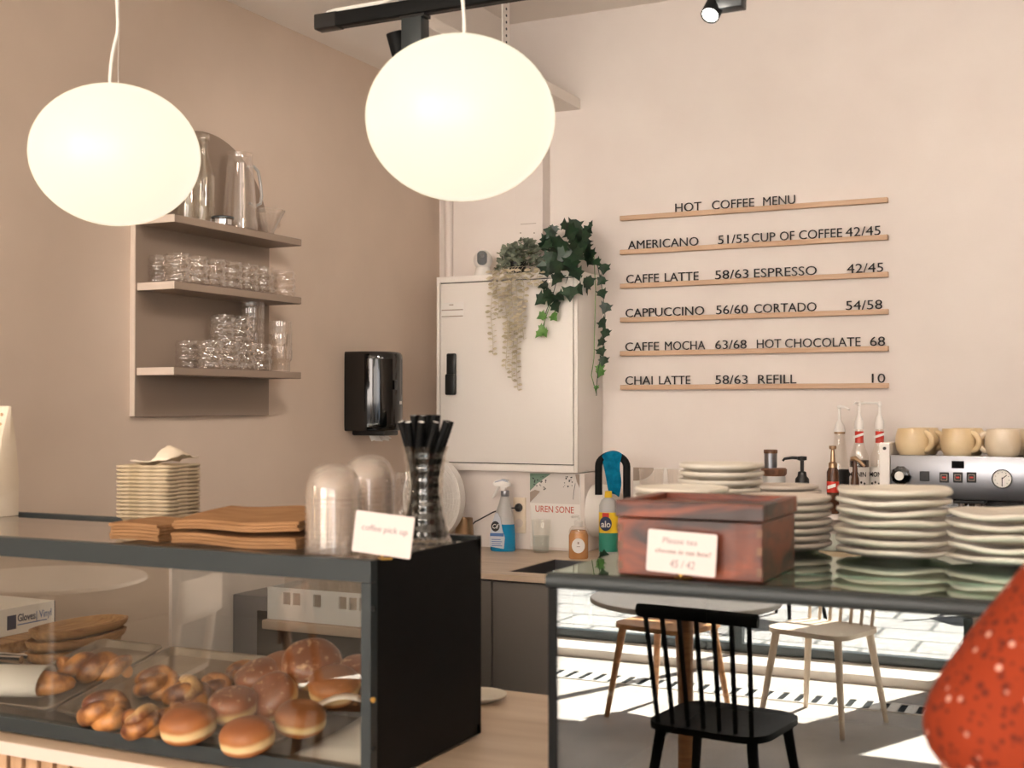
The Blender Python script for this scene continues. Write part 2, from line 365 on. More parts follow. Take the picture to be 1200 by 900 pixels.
for (a, c), (d, e) in zip(wins, wins[1:]): b.box(c, d, RY - .12, RY, 0, ZC)
b.box(wins[-1][1], RX1, RY - .12, RY, 0, ZC)
for a, c in wins: b.box(a, c, RY - .12, RY, WZ1, ZC).box(a, c, RY - .12, RY, 0, WZ0)
struct('wall_rear', b, 'wall_far')
for k, (a, c) in enumerate(wins):
    b = MB(); f = .05; y0, y1 = RY - .09, RY - .03
    b.box(a, a + f, y0, y1, WZ0, WZ1).box(c - f, c, y0, y1, WZ0, WZ1).box(a + f, c - f, y0, y1, WZ0, WZ0 + f).box(a + f, c - f, y0, y1, WZ1 - f, WZ1)
    m_ = (a + c) / 2; b.box(m_ - .025, m_ + .025, y0, y1, WZ0 + f, WZ1 - f)
    wf = struct('window_%d' % (k + 1), b, 'black_gray')
    MB().box(a + f, c - f, RY - .064, RY - .058, WZ0 + f, WZ1 - f).build('pane', 'win_pane', wf, smooth=0)
b = MB(); b.box(-9, 8, -18, RY - .12, -.12, -.02); struct('pavement', b, 'paving')
b = MB(); b.box(-9, 8, -18.2, -18, -.1, 6); struct('wall_street', b, 'wall_far')
# floor convector grille along the windows
b = MB(); b.box(-3.3, 3.7, -3.28, -3.27, 0, .006).box(-3.3, 3.7, -3.1, -3.09, 0, .006)
x = -3.28
while x < 3.7: b.box(x, x + .05, -3.27, -3.1, 0, .006); x += .085
struct('floor_grille', b, 'white_plastic')
b = MB(); b.box(-3.3, 3.7, -3.27, -3.1, .0005, .0015); struct('floor_channel', b, 'black')
b = MB(); b.box(-3.4, 3.8, RY, RY + .24, 0, .05); struct('trim_sill', b, 'wall_white')

# soffit along the left wall and the white board hung in front of it
struct('trim_1', MB().box(XL, -2.3, 1.2, YB, 2.825, ZC), 'soffit')
b = thing('ceiling_board', 'wide white board hung under the ceiling by a perforated metal strap, above the white cabinet', 'ceiling board', (-2.14, 3.3, 2.70))
MB().box(-.16, .16, -2.0, YB - 3.3, 0, .043, .003).build('board', 'soffit', b, smooth=0)
p = on(593, 50, 0, -1.985)
q = MB(); q.box(.150, .156, p.y - 3.3 - .026, p.y - 3.3 + .026, .043, ZC - 2.70)
q.box(.120, .156, p.y - 3.3 - .026, p.y - 3.3 + .026, .043, .047)
st = q.build('strap', 'metal_paint', b, smooth=0)
q = MB()
for k in range(12): q.cyl((.1555, p.y - 3.3, .075 + k * .024), (.1572, p.y - 3.3, .075 + k * .024), .005, n=10)
q.build('strap_hole', 'black_gray', st, smooth=0)
q = MB().cyl((.1555, p.y - 3.3, ZC - 2.745), (.163, p.y - 3.3, ZC - 2.745), .009, n=6); q.build('bolt', 'steel', st)

# corner pipe and the flat service duct above the cabinet
p = onY(521, 280, 4.60); r = .0215
b = MB().cyl((p.x, 4.645, 2.0), (p.x, 4.645, 2.824), r, n=20); b.cyl((p.x, 4.645, 2.74), (p.x, 4.645, 2.77), r + .006, n=20); struct('trim_pipe', b, 'pipe', 38)
x0 = onY(531, 280, 4.61).x; x1 = onY(637, 280, 4.61).x; xm = onY(605, 280, 4.61).x
b = MB().box(x0, xm, 4.612, YB, 1.6, 2.699).box(xm, x1, 4.602, YB, 1.6, 2.699, .002); d = struct('trim_duct', b, 'wall_white')
q = MB()
for px in (610, 626): 
    c = onY(px, 273, 4.601); q.cyl((c.x, 4.6025, c.z), (c.x, 4.600, c.z), .003, n=8)
c0 = onY(610, 262.5, 4.6); c1 = onY(628, 262.5, 4.6); q.box(c0.x, c1.x, 4.6006, 4.602, c0.z - .002, c0.z); q.build('cover_screw', 'taupe_print', d)

# paler lower panel on the left wall behind the pastry case
p0 = onX(198, 700, XL); struct('trim_panel', MB().box(XL, XL + .012, p0.y, 3.97, 0, 1.13), 'wall_white')

# boxed plinth under the electrical cabinet, above the back worktop
PY = 4.45; PX = onY(685, 600, PY).x
b = MB().box(XL + .002, PX, PY, YB - .002, .937, 1.238); struct('trim_plinth', b, 'wall_white')
b = MB().box(XL + .002, onY(622, 600, PY).x, PY - .004, PY, .937, onY(560, 590, PY).z); struct('trim_splashback', b, 'wall_white')

# ---------------------------------------------------------------- wall shelf with glassware (left wall)
pz0 = 1.467; SY0, SY1 = 2.83, 3.458; SX = XL + .157
ws = thing('wall_shelf', 'taupe wall shelf unit with three shelves of clear glassware on the beige wall', 'shelf', (XL, 2.82, pz0))
arc = [(.3245 + .3205 * math.cos(a), .575 + .325 * math.sin(a)) for a in [PI * i / 40 for i in range(41)]]
MB().prism([(.004, 0), (.645, 0)] + arc, .001, .018, 'x').build('back_panel', 'shelf_gray', ws, smooth=30)
MB().box(.001, .0185, 0, .004, 0, .58).build('edge_band', 'edge_band', ws, smooth=0)
SH = {1: 2.056, 2: 1.861, 3: 1.611}
for k in (1, 2, 3):
    z = SH[k] - pz0
    s = MB().box(.018, .157, .014, SY1 - 2.82, z - .0225, z, .002).build('shelf', 'shelf_gray', ws, smooth=0)
    MB().box(.018, .157, .0105, .0142, z - .0225, z, .001).build('edge_band', 'edge_band', s, smooth=0)

def shell(prof_o, t, n=28, mod=None, floor=.006):
    z0 = prof_o[0][1]; inner = [(max(r - t, .002), max(z, z0 + floor)) for r, z in prof_o][::-1]
    return MB().lathe([(.001, z0)] + prof_o + inner + [(.001, z0 + floor)], n, cap0=False, cap1=False, mod=mod)
def bubble_glass(label, loc, group):
    t_ = thing('bubble_glass', label, 'drinking glass', loc, 0, group)
    prof = [(.034, 0)] + [(.036, .002 + .085 * i / 26) for i in range(27)]
    def mod(a, r, z):
        if r < .03: return r
        row = z / .0215; k = int(row); f = abs(math.sin(PI * row)); g = .5 + .5 * math.cos(9 * a + (k % 2) * PI)
        return r + .0055 * f * (.35 + .65 * g) if z < .083 else r
    shell(prof, .0022, 54, mod).build('bowl', 'tumbler', t_, smooth=60); return t_
g0 = None
def place_bubble(x, y, z, label, group):
    global g0
    if g0 is None: g0 = bubble_glass(label, (x, y, z), group); return g0
    return dup(g0, (x, y, z), RN.uniform(0, 1), label, group)
for i in range(6):
    place_bubble(SX - .042, 2.895 + .081 * i, SH[2], '%s bubble-textured glass from the left in the front row on the middle shelf' % ORD[i], 'bubble glasses on the middle shelf')
for i in range(6):
    place_bubble(SX - .124 + .002, 2.91 + .081 * i, SH[2], '%s bubble-textured glass from the left in the back row on the middle shelf' % ORD[i], 'bubble glasses on the middle shelf')
place_bubble(SX - .045, 3.418, SH[2], 'bubble-textured glass at the front of the right end of the middle shelf', 'bubble glasses on the middle shelf')
place_bubble(SX - .122, 3.422, SH[2], 'bubble-textured glass at the rear of the right end of the middle shelf', 'bubble glasses on the middle shelf')
for i in range(4):
    place_bubble(SX - .042, 3.045 + .081 * i, SH[3], '%s bubble-textured glass from the left in the front row on the lowest shelf' % ORD[i], 'bubble glasses on the lowest shelf')
for i in range(3):
    place_bubble(SX - .122, 3.03 + .081 * i, SH[3], '%s bubble-textured glass from the left in the back row on the lowest shelf' % ORD[i], 'bubble glasses on the lowest shelf')
place_bubble(SX - .085, 3.155, SH[3] + .087, 'left one of two bubble-textured glasses stacked on top of others on the lowest shelf', 'bubble glasses on the lowest shelf')
place_bubble(SX - .085, 3.236, SH[3] + .087, 'right one of two bubble-textured glasses stacked on top of others on the lowest shelf', 'bubble glasses on the lowest shelf')
def ribbed(a, r, z): return r * (1 + .03 * math.cos(20 * a)) if r > .02 else r
rg = None
for nm, x, y, cnt in (('tall stack under the middle shelf', SX - .10, 3.325, 5), ('short stack at the lowest shelf end', SX - .05, 3.41, 3)):
    for k in range(cnt):
        lab = '%s ribbed glass from the bottom, %s' % (ORD[k], nm)
        if rg is None:
            rg = thing('ribbed_glass', lab, 'drinking glass', (x, y, SH[3]), 0, 'stacked ribbed glasses')
            shell([(.029, 0), (.0305, .004), (.0305, .030), (.0355, .040), (.037, .046), (.037, .083)], .0028, 80, ribbed, .006).build('bowl', 'tumbler', rg, smooth=60)
        else: dup(rg, (x, y, SH[3] + k * .0425), k * .1, lab, 'stacked ribbed glasses')

# top shelf: bottles, round tray, jug, tin, dripper
def bottle_prof(h, r): return [(r * .96, 0), (r, .008), (r, h * .52), (r * .9, h * .60), (r * .5, h * .74), (r * .40, h * .82), (r * .38, h * .93), (r * .48, h * .935), (r * .48, h)]
for k, (px, y, lab) in enumerate(((238, SX - .085, 'clear glass bottle beside the tall jug on the top shelf'), (221, SX - .10, 'clear glass bottle half hidden behind the glowing globe on the top shelf'))):
    p = onX(px, 250, y); t_ = thing('glass_bottle', lab, 'bottle', (y, p.y, SH[1]), 0, 'glass bottles on the top shelf')
    shell(bottle_prof(.283, .036), .003, 28).build('body', 'glass', t_)
    MB().lathe([(.0185, .262), (.02, .264), (.02, .280), (.0185, .283)], 20).build('neck_ring', 'tumbler', t_)
    MB().lathe([(.031, .01), (.031, .085)], 20, mod=lambda a, r, z: r * (1 + .05 * math.cos(10 * a))).build('fluting', 'frosted' if k == 9 else 'tumbler', t_)
p = onX(281, 262, SX - .065)
t_ = thing('glass_jug', 'tall clear glass jug with a thin handle on the top shelf', 'jug', (SX - .065, p.y, SH[1]))
shell([(.056, 0), (.058, .004), (.057, .03), (.043, .20), (.039, .228), (.039, .242), (.042, .250)], .003, 36).build('body', 'tumbler', t_)
q = MB().tube([(0, .038, .214), (.0, .07, .220), (0, .094, .208), (0, .106, .17), (0, .112, .13), (0, .106, .105), (0, .084, .094), (0, .050, .098)], .005, 10); q.build('handle', 'frosted', t_)  # frosted white stands in for highlights along the handle
p = onX(264, 256, SX - .02)
t_ = thing('steel_tin', 'small open steel tin in front of the tall jug', 'tin', (SX - .03, p.y, SH[1]))
MB().lathe([(.026, 0), (.028, .002), (.028, .018), (.033, .021), (.034, .026), (.031, .027), (.026, .02), (.001, .018)], 32, cap1=False).build('body', 'chrome', t_)
MB().lathe([(.0345, .021), (.0352, .024), (.0345, .027)], 32, cap0=False, cap1=False).build('rim', 'black_gray', t_)
p = onX(314, 266, SX - .05)
t_ = thing('coffee_dripper', 'clear plastic coffee dripper cone at the right end of the top shelf', 'coffee dripper', (SX - .05, p.y, SH[1]))
MB().lathe([(.032, 0), (.034, .003), (.019, .006), (.02, .016), (.052, .08), (.053, .085), (.049, .083), (.016, .018), (.001, .014)], 40, mod=lambda a, r, z: r * (1 + .06 * math.cos(12 * a + z * 60)) if z > .012 else r, cap1=False).build('cone', 'lid_plastic', t_, smooth=50)
MB().tube([(0, .044, .062), (0, .06, .06), (0, .062, .04), (0, .03, .026)], .004, 8).build('handle', 'tumbler', t_)

# paper towel dispenser
p = onX(428, 460, XL)
DY = 4.045; z0, z1 = onX(436, 505, XL + .1).z, onX(436, 412, XL + .1).z
t_ = thing('towel_dispenser', 'glossy black paper towel dispenser with rounded front on the beige wall', 'paper towel dispenser', (XL, DY, z0))
H = z1 - z0; prof = [(.002, -.098), (.06, -.098)] + [(.06 + .125 * math.sin(a), -.098 * math.cos(a)) for a in [PI * i / 16 for i in range(1, 16)]] + [(.06, .098), (.002, .098)]
q = MB()
R_ = []
for zz, sc_ in ((0, .93), (.004, .965), (.014, .99), (.03, 1), (H - .03, 1), (H - .012, .985), (H - .003, .95), (H, .9)):
    R_.append([(.002 + (x - .002) * sc_, y * (.5 + .5 * sc_), zz) for x, y in prof])
q.rings(R_); q.build('cover', 'black_gloss', t_, smooth=40)
MB().box(.004, .15, -.05, .05, -.018, .004, .006).build('outlet', 'black_plastic', t_)
MB().box(.186, .1875, -.004, .012, .10, .112, .001).build('key_slot', 'lbl_white', t_)
MB().box(.183, .1866, -.036, -.018, .155, .19, .002).build('latch', 'black_plastic', t_)
q = MB()
for k in range(7):
    a = -.02 + k * .012; q.poly([(.06 + .008 * (k % 3), a, -.012), (.075 + .006 * (k % 2), a + .02, -.010), (.085, a + .03 + .004 * k, -.032 - .005 * (k % 3)), (.065, a + .012, -.040 + .006 * (k % 2))])
q.build('paper_end', 'paper', t_, smooth=0, solid=.001)

# electrical cabinet
CX0, CX1, CY0, CZ0, CZ1 = -2.503, -1.884, 4.415, 1.241, 2.018
t_ = thing('electrical_cabinet', 'large white metal cabinet with a black handle on the back wall', 'cabinet', (CX0, CY0, CZ0))
W, D, Hh = CX1 - CX0, YB - .003 - CY0, CZ1 - CZ0
q = MB().box(0, W, .014, D, 0, Hh, .003); q.box(0, .014, 0, .016, 0, Hh, .002).box(W - .016, W, 0, .016, 0, Hh, .002).box(.014, W - .016, 0, .016, 0, .028, .002).box(.014, W - .016, 0, .016, Hh - .024, Hh, .002)
q.build('body', 'metal_paint', t_, smooth=30)
MB().box(.0145, W - .0165, .011, .0142, .0285, Hh - .0245).build('gasket', 'black_gray', t_, smooth=0)
d = MB().box(.018, W - .020, .002, .012, .032, Hh - .028, .002).build('door', 'metal_paint', t_, smooth=30)
a, b_ = onY(523, 463, CY0), onY(535, 414, CY0); hx0, hx1, hz0, hz1 = a.x - CX0, b_.x - CX0, a.z - CZ0, b_.z - CZ0
q = MB().box(hx0 + .005, hx1, -.012, .003, hz0 + .08, hz1, .006).box(hx0, hx1 + .001, -.016, .003, hz0, hz0 + .085, .007); q.build('handle', 'black_plastic', d, smooth=40)
a, b_ = onY(517, 373, CY0), onY(543, 354, CY0)
s = MB().box(a.x - CX0, b_.x - CX0, .0008, .0022, a.z - CZ0, b_.z - CZ0).build('sticker', 'lbl_white', d, smooth=0)
lx = a.x - CX0; lw = b_.x - a.x; lz = a.z - CZ0
q = MB()
for i, (u0, u1, v) in enumerate(((.36, .55, .82), (.02, .98, .50), (.02, .98, .10))): q.box(lx + lw * u0, lx + lw * u1, .0002, .0009, lz + .064 * v - .002, lz + .064 * v + .002)
q.build('print', 'taupe_print', s, smooth=0)

# security camera on the cabinet
p = onY(566, 318, 4.47)
t_ = thing('security_camera', 'small white round-headed security camera on top of the white cabinet', 'security camera', (p.x, 4.47, CZ1), .38)
MB().lathe([(.034, 0), (.036, .004), (.033, .012), (.028, .03), (.026, .036), (.001, .036)], 28, cap1=False).build('foot', 'white_plastic', t_)
MB().ell((0, 0, .066), .038, .038, .040, 28, 18).build('head', 'white_plastic', t_)
q = MB().prism(rrect(-.0195, .0195, .042, .098, .017), -.043, -.022); q.build('face', 'black_plastic', t_)
MB().cyl((0, -.0445, .078), (0, -.042, .078), .009, n=20).build('lens', 'black_gloss', t_)

# ---------------------------------------------------------------- plants on the cabinet
def leaf_poly(q, c, d, nrm, L, Wd, lobed=False, fold=.15):
    d = d.normalized(); s = d.cross(nrm).normalized(); n_ = s.cross(d)
    if lobed: P = [(0, 0), (.10, .30), (-.02, .52), (.30, .40), (.46, .56), (.62, .26), (1, 0)]
    else: P = [(0, 0), (.2, .32), (.5, .5), (.8, .36), (1, 0)]
    ctr = [q.bm.verts.new(c + d * (L * u)) for u in ((0, .45, 1) if lobed else (0, .5, 1))]
    for sg in (-1, 1):
        v = [ctr[0]] + [q.bm.verts.new(c + d * (L * a) + s * (sg * Wd * b) + n_ * (fold * Wd * b)) for a, b in P[1:-1]] + [ctr[2], ctr[1]]
        try: q.bm.faces.new(v if sg > 0 else v[::-1])
        except ValueError: pass
def rv(): return Vector((RN.uniform(-1, 1), RN.uniform(-1, 1), RN.uniform(-1, 1)))
e0 = onY(605, 320, 4.46)
eu = thing('eucalyptus_plant', 'grey-green bushy plant with long pale trailing strands over the white cabinet door', 'plant', (e0.x, 4.47, CZ1))
MB().lathe([(.03, 0), (.036, .05), (.033, .05), (.028, .006), (.001, .006)], 20, cap1=False).build('pot', 'black_plastic', eu)
q = MB()
for k in range(420):
    a = RN.uniform(0, 2 * PI); h = RN.random() ** .7; rr_ = .105 * (1 - .45 * h) * math.sqrt(RN.random())
    c = Vector((rr_ * math.cos(a) * 1.0 + .01, rr_ * math.sin(a) * .65, .01 + .115 * h * (1 - .3 * abs(rr_) / .1) + (.018 if math.cos(a) > .2 else 0)))
    leaf_poly(q, c, Vector((math.cos(a), math.sin(a), .3)) + rv() * .8, Vector((0, -.6, .8)) + rv() * .5, RN.uniform(.018, .028), RN.uniform(.014, .022))
q.build('foliage', 'euca', eu, smooth=0)
q = MB()
for k in range(16):
    a = RN.uniform(0, 2 * PI); q.tube([(0, 0, .04), (.05 * math.cos(a), .03 * math.sin(a), .08), (.09 * math.cos(a), .05 * math.sin(a), .09)], .0015, 5)
q.build('stem', 'stem', eu)
for k, (px, pyb, n_) in enumerate(((578, 415, 15), (586, 372, 9), (595, 432, 17), (603, 446, 19), (608, 457, 21), (614, 398, 13), (624, 336, 4), (632, 338, 4), (598, 400, 13))):
    xb = onY(px, pyb, 4.395); x0 = px * 1.0; xt = onY(px, 318, 4.395)
    yy = -.082 - RN.uniform(0, .014); z1_ = xb.z - CZ1; q = MB(); pts = []
    for i in range(n_ * 2):
        f = i / (n_ * 2 - 1); zz = .006 + (z1_ - .006) * f; xx = (xt.x - e0.x) * (1 - f) + (xb.x - e0.x) * f + .006 * math.sin(f * 9 + k)
        pts.append(Vector((xx, yy + .003 * math.sin(f * 13 + k), zz)))
    q.tube([(pts[0].x, -.03, .03), (pts[0].x, -.07, .022)] + pts, .0011, 5)
    for i, c in enumerate(pts):
        sg = 1 if i % 2 else -1; L = RN.uniform(.021, .028) * (1.1 - .3 * i / len(pts))
        leaf_poly(q, c, Vector((sg, RN.uniform(-.6, .1), RN.uniform(-.25, .35))), Vector((0, -.75, .8)) + rv() * .5, L, L * .66)
    q.build('strand', 'euca_pale', eu, smooth=0)['label'] = 'pale beige trailing strand'

i0 = onY(668, 318, 4.47)
iv = thing('ivy_plant', 'dark green ivy with large lobed leaves hanging over the right corner of the white cabinet', 'plant', (i0.x, 4.47, CZ1))
MB().lathe([(.03, 0), (.036, .06), (.033, .06), (.028, .006), (.001, .006)], 20, cap1=False).build('pot', 'black_plastic', iv)
def px_leaf(q, px, py, y, L, ang, tilt=.25):
    p = onY(px, py, y) - Vector((i0.x, 4.47, CZ1)); d = Vector((math.cos(ang), -.25, math.sin(ang)))
    leaf_poly(q, p - d * L * .5, d, Vector((RN.uniform(-tilt, tilt), -1, RN.uniform(-.1, .5))), L, L * .95, True, .12)
q = MB()
for px, py, L, a in ((672, 272, .075, .5), (650, 282, .07, 2.4), (688, 276, .055, .1), (640, 288, .06, 3.5), (660, 300, .085, 4.0), (645, 305, .08, 4.4), (678, 300, .08, 5.6), (664, 322, .085, 4.6), (652, 328, .075, 4.2), (676, 322, .07, 5.4),
                     (638, 318, .06, 3.6), (634, 312, .05, 3.0), (668, 345, .075, 4.7), (656, 355, .06, 4.2), (662, 262, .055, 1.5), (690, 268, .05, .7), (684, 290, .06, .4), (693, 262, .035, 1.2), (648, 268, .045, 2.2), (640, 345, .055, 4.0), (680, 340, .06, 5.2), (658, 285, .08, 1.8), (670, 310, .08, 4.9), (650, 315, .08, 3.9)):
    px_leaf(q, px, py, 4.38 + RN.uniform(-.03, .05), L * .9, a + RN.uniform(-.2, .2), .75)
for k in range(46):
    px_leaf(q, RN.uniform(638, 690), RN.uniform(266, 335), 4.45 + RN.uniform(-.01, .09), RN.uniform(.045, .075), RN.uniform(0, 2 * PI), .9)
q.build('foliage', 'ivy_dark', iv, smooth=0)
def ivy_strand(pts_px, y, leaves, m_, lab):
    P = [onY(a, b, y) - Vector((i0.x, 4.47, CZ1)) for a, b in pts_px]; q = MB()
    q.tube(P, .0016, 6)
    for px, py, L, a in leaves: px_leaf(q, px, py, y - .012, L, a, .5)
    o = q.build('strand', m_, iv, smooth=0)
    if lab: o['label'] = lab
ivy_strand([(655, 320), (648, 345), (640, 365), (637, 385), (634, 395)], 4.392, ((633, 352, .06, 3.9), (652, 360, .055, 5.2), (657, 348, .05, 5.6), (645, 352, .055, 4.4), (636, 335, .045, 3.4)), 'ivy_dark', None)
ivy_strand([(648, 345), (643, 362), (637, 380), (634, 392)], 4.39, ((634, 371, .042, 3.6), (650, 372, .042, 5.4), (631, 392, .04, 4.0), (639, 391, .038, 5.2), (634, 386, .036, 3.9)), 'ivy_light', 'light green young strand')
lv = [(708, 316, .05, 4.6), (704, 330, .045, 4.0), (706, 345, .045, 5.2), (709, 362, .05, 4.4), (707, 380, .05, 5.3), (709, 392, .05, 4.3), (704, 402, .042, 4.0), (705, 413, .042, 5.2), (707, 424, .045, 4.5), (692, 300, .055, 5.0), (686, 290, .05, 4.2), (700, 308, .04, 5.4)]
ivy_strand([(676, 292), (690, 296), (700, 310), (706, 340), (709, 370), (707, 405), (701, 432), (699, 455), (699, 464)], 4.50, lv, 'ivy_dark', None)
ivy_strand([(696, 300), (698, 340), (697, 380), (696, 420), (693, 440), (699, 462)], 4.52, ((703, 438, .045, 4.3), (704, 432, .04, 5.2), (699, 455, .025, 4.7)), 'ivy_light', 'light green young strand')

# ---------------------------------------------------------------- menu ledges with letters on the back wall
mx0, mx1 = -1.802, -.770
rows = [(2.2425, 'topmost', [('HOT', 791.5, 822), ('COFFEE', 834.5, 884), ('MENU', 894.5, 932)]),
        (2.1075, 'second', [('AMERICANO', 736, 818.5), ('51/55', 841.6, 877.6), ('CUP', 881, 908.5), ('OF', 914, 931), ('COFFEE', 936.5, 987), ('42/45', 991, 1032)]),
        (1.973, 'third', [('CAFFE', 734, 772), ('LATTE', 779, 818.5), ('58/63', 838, 877), ('ESPRESSO', 883.6, 957), ('42/45', 992.5, 1035)]),
        (1.8385, 'fourth', [('CAPPUCCINO', 733, 825), ('56/60', 839, 876), ('CORTADO', 883.6, 956.5), ('54/58', 991, 1033.6)]),
        (1.705, 'fifth', [('CAFFE', 732.7, 772), ('MOCHA', 779, 826), ('63/68', 838, 874.6), ('HOT', 886.6, 915), ('CHOCOLATE', 919.6, 1008), ('68', 1019, 1036.6)]),
        (1.571, 'lowest', [('CHAI', 732.7, 764.5), ('LATTE', 772, 808.6), ('58/63', 838, 875.5), ('REFILL', 888, 932.5), ('10', 1021, 1036.6)])]
for z, which, words in rows:
    s_ = ' '.join(a for a, _, _ in words[:2]).lower()
    t_ = thing('letter_ledge', '%s pine letter ledge of the menu, its black letters starting %s' % (which, s_), 'menu ledge', (mx0, YB, z), 0, 'menu letter ledges')
    MB().box(0, mx1 - mx0, -.0215, -.001, -.0095, -.0035, .0008).box(0, mx1 - mx0, -.0245, -.0185, -.0095, .0095, .001).box(0, mx1 - mx0, -.007, -.001, -.0095, .0095, .0008).build('ledge', 'pine', t_, smooth=0)
    for s, a, b_ in words:
        xa, xb = onY(a, 300, YB - .013).x - mx0, onY(b_, 300, YB - .013).x - mx0
        text('lettering', s, 'ink', t_, xa, .0105, xb - xa, .0355, y=-.011, thick=.004, bold=-.004)

# ---------------------------------------------------------------- back counter: units, worktop, sink
BY = 3.775; WB = .935; WZ = .913
uw = [(XL + .004, -2.285), (-2.283, -1.926), (-1.924, -1.6), (-1.598, -1.0), (-.998, -.4), (-.398, .2)]
for k, (a, c) in enumerate(uw):
    t_ = thing('base_cabinet', ['grey base cabinet in the corner by the left wall', 'narrow grey base cabinet beside the black case side', 'grey base cabinet under the sink', 'grey base cabinet under the faucet side of the worktop', 'grey base cabinet under the syrup bottles', 'grey base cabinet under the espresso machine'][k], 'cabinet', (a, BY, 0), 0, 'grey base cabinets under the back worktop')
    MB().box(0, c - a, .02, YB - BY - .01, .09, WB - .022 if k not in (1, 2, 3) else .68).build('body', 'gray_door', t_, smooth=0)
    MB().box(0, c - a, .06, .08, 0, .09).build('plinth', 'gray_plinth', t_, smooth=0)
    MB().box(.002, c - a - .002, 0, .0195, .095, WB - .028, .001).build('door', 'gray_door', t_, smooth=0)
sx0, sx1, sy0, sy1 = -1.895, -1.36, 3.84, 4.22
t_ = thing('worktop', 'pale wood worktop along the back wall with a shaded sink cut into it', 'worktop', (XL + .002, BY - .015, WB))
X1, Y1 = .22 - XL, YB - .002 - BY + .015; a0, a1, b0, b1 = sx0 - XL - .002, sx1 - XL - .002, sy0 - BY + .015, sy1 - BY + .015
MB().box(0, a0, 0, Y1, -.02, 0, .001).box(a1, X1, 0, Y1, -.02, 0, .001).box(a0, a1, 0, b0, -.02, 0).box(a0, a1, b1, Y1, -.02, 0).build('top', 'worktop_wood', t_, smooth=0)
sk = MB().box(a0, a0 + .006, b0, b1, -.2, -.002).box(a1 - .006, a1, b0, b1, -.2, -.002).box(a0 + .006, a1 - .006, b0, b0 + .006, -.2, -.002).box(a0, a1, b0, b1, -.206, -.2).build('sink', 'sink', t_, smooth=0)
MB().box(a0 + .006, a1 - .006, b1 - .006, b1, -.2, -.002).build('rear_wall', 'steel', sk, smooth=0)
MB().lathe([(.04, 0), (.04, .003), (.03, .003), (.02, .001), (.001, .001)], 24, c=((a0 + a1) / 2, (b0 + b1) / 2, -.2), cap1=False).build('drain', 'chrome', sk)

# faucet with cloth
fy = 4.36; l, r_ = onY(701.5, 575, fy), onY(734.5, 575, fy); top = onY(719, 529, fy).z
t_ = thing('faucet', 'matte black arched kitchen faucet behind the red wooden box', 'faucet', (r_.x, fy, WB))
rad = (r_.x - l.x) / 2; zt = top - WB - rad
pts = [(0, 0, .01), (0, 0, zt)] + [(-rad + rad * math.cos(a), 0, zt + (rad - .013) * math.sin(a)) for a in [PI * i / 14 for i in range(1, 14)]] + [(-2 * rad, 0, zt), (-2 * rad, 0, l.z - WB - .015)]
MB().tube(pts, .0138, 16).build('spout', 'black', t_)
MB().lathe([(.026, 0), (.026, .006), (.02, .01), (.02, .06), (.015, .07)], 24).build('base', 'black', t_)
MB().tube([(.015, 0, .045), (.05, 0, .05), (.085, 0, .06)], .006, 10).build('lever', 'black', t_)
q = MB(); cl = []
cx0, cx1 = onY(709, 560, fy).x, onY(729.5, 560, fy).x
for j in range(13):
    row = []
    for i in range(9):
        f = i / 8; x = cx0 + (cx1 - cx0) * f + (0 if j else 0)
        dx = (x - (l.x + rad)); zarc = WB + zt + math.sqrt(max(rad ** 2 - min(dx * dx, rad ** 2 * .98), 0)) + .001
        if j < 3: y = fy + .028 - .014 * j; z = zarc - abs(j - 2) * .012 + .004; 
        else:
            y = fy - .018 - .004 * math.sin(i * 1.3 + j * .3); hang = .155 if i > 2 else .03 + .04 * i; z = zarc - hang * (j - 3) / 9 - .002
        row.append((x + .004 * math.sin(j * .9), y, z))
    cl.append(row)
q.rings(cl, False, False, closed=False)
o = q.build('cleaning_cloth', 'teal_cloth', smooth=60, solid=.003, sub=1); tag(o, 'blue microfibre cloth hung over the black faucet arch', 'cloth')

# round white paper roll holder on the plinth's side
p = onX(700, 605, PX)
t_ = thing('paper_roll', 'round white paper roll on the wall behind the black faucet', 'paper roll', (PX, 4.55, 1.09))
MB().cyl((.001, 0, 0), (.085, 0, 0), .102, n=40).build('roll', 'paper', t_); MB().cyl((.085, 0, 0), (.088, 0, 0), .02, n=20).build('core', 'kraft', t_)

def at_wt(px, py): return onZ(px, py, WB)
# spray bottle
p = onY(594, 643, 4.40)
t_ = thing('spray_bottle', 'blue cleaning spray bottle with a white trigger on the back worktop', 'spray bottle', (p.x, 4.365, WB), .2)
k = 4.85 / FPX
def oval(prof, mx, my, n=28): return MB().rings([[(cx + rx * math.cos(2 * PI * i / n), ry * math.sin(2 * PI * i / n), z) for i in range(n)] for rx, ry, z, cx in prof])
oval([(.046, .026, 0, 0), (.050, .03, .006, 0), (.0495, .03, .06, 0), (.045, .028, .105, .001)], 1, 1).build('body', 'blue_liquid', t_)
oval([(.045, .028, .1052, .001), (.036, .024, .14, .004), (.024, .02, .18, .007), (.018, .017, .205, .008), (.016, .016, .212, .008)], 1, 1).build('upper_body', 'frosted', t_)
MB().lathe([(.0155, 0), (.0165, .003), (.0165, .02), (.0155, .022)], 20, c=(.009, 0, .212)).build('collar', 'steel', t_)
q = MB().prism([(-.038, .262), (-.03, .272), (.0, .279), (.02, .274), (.031, .262), (.03, .252), (.012, .246), (.010, .234), (-.004, .234), (-.008, .25), (-.03, .252)], -.012, .012); q.build('trigger_head', 'white_plastic', t_)
MB().tube([(-.014, 0, .252), (-.024, 0, .235), (-.036, 0, .212), (-.042, 0, .205)], [.007, .006, .005, .003], 8).build('trigger', 'white_plastic', t_)
MB().prism([(-.03, .2685), (0, .2795), (.02, .2745), (.026, .266), (0, .272), (-.03, .265)], -.0125, .0125).build('head_cap', 'steel', t_)
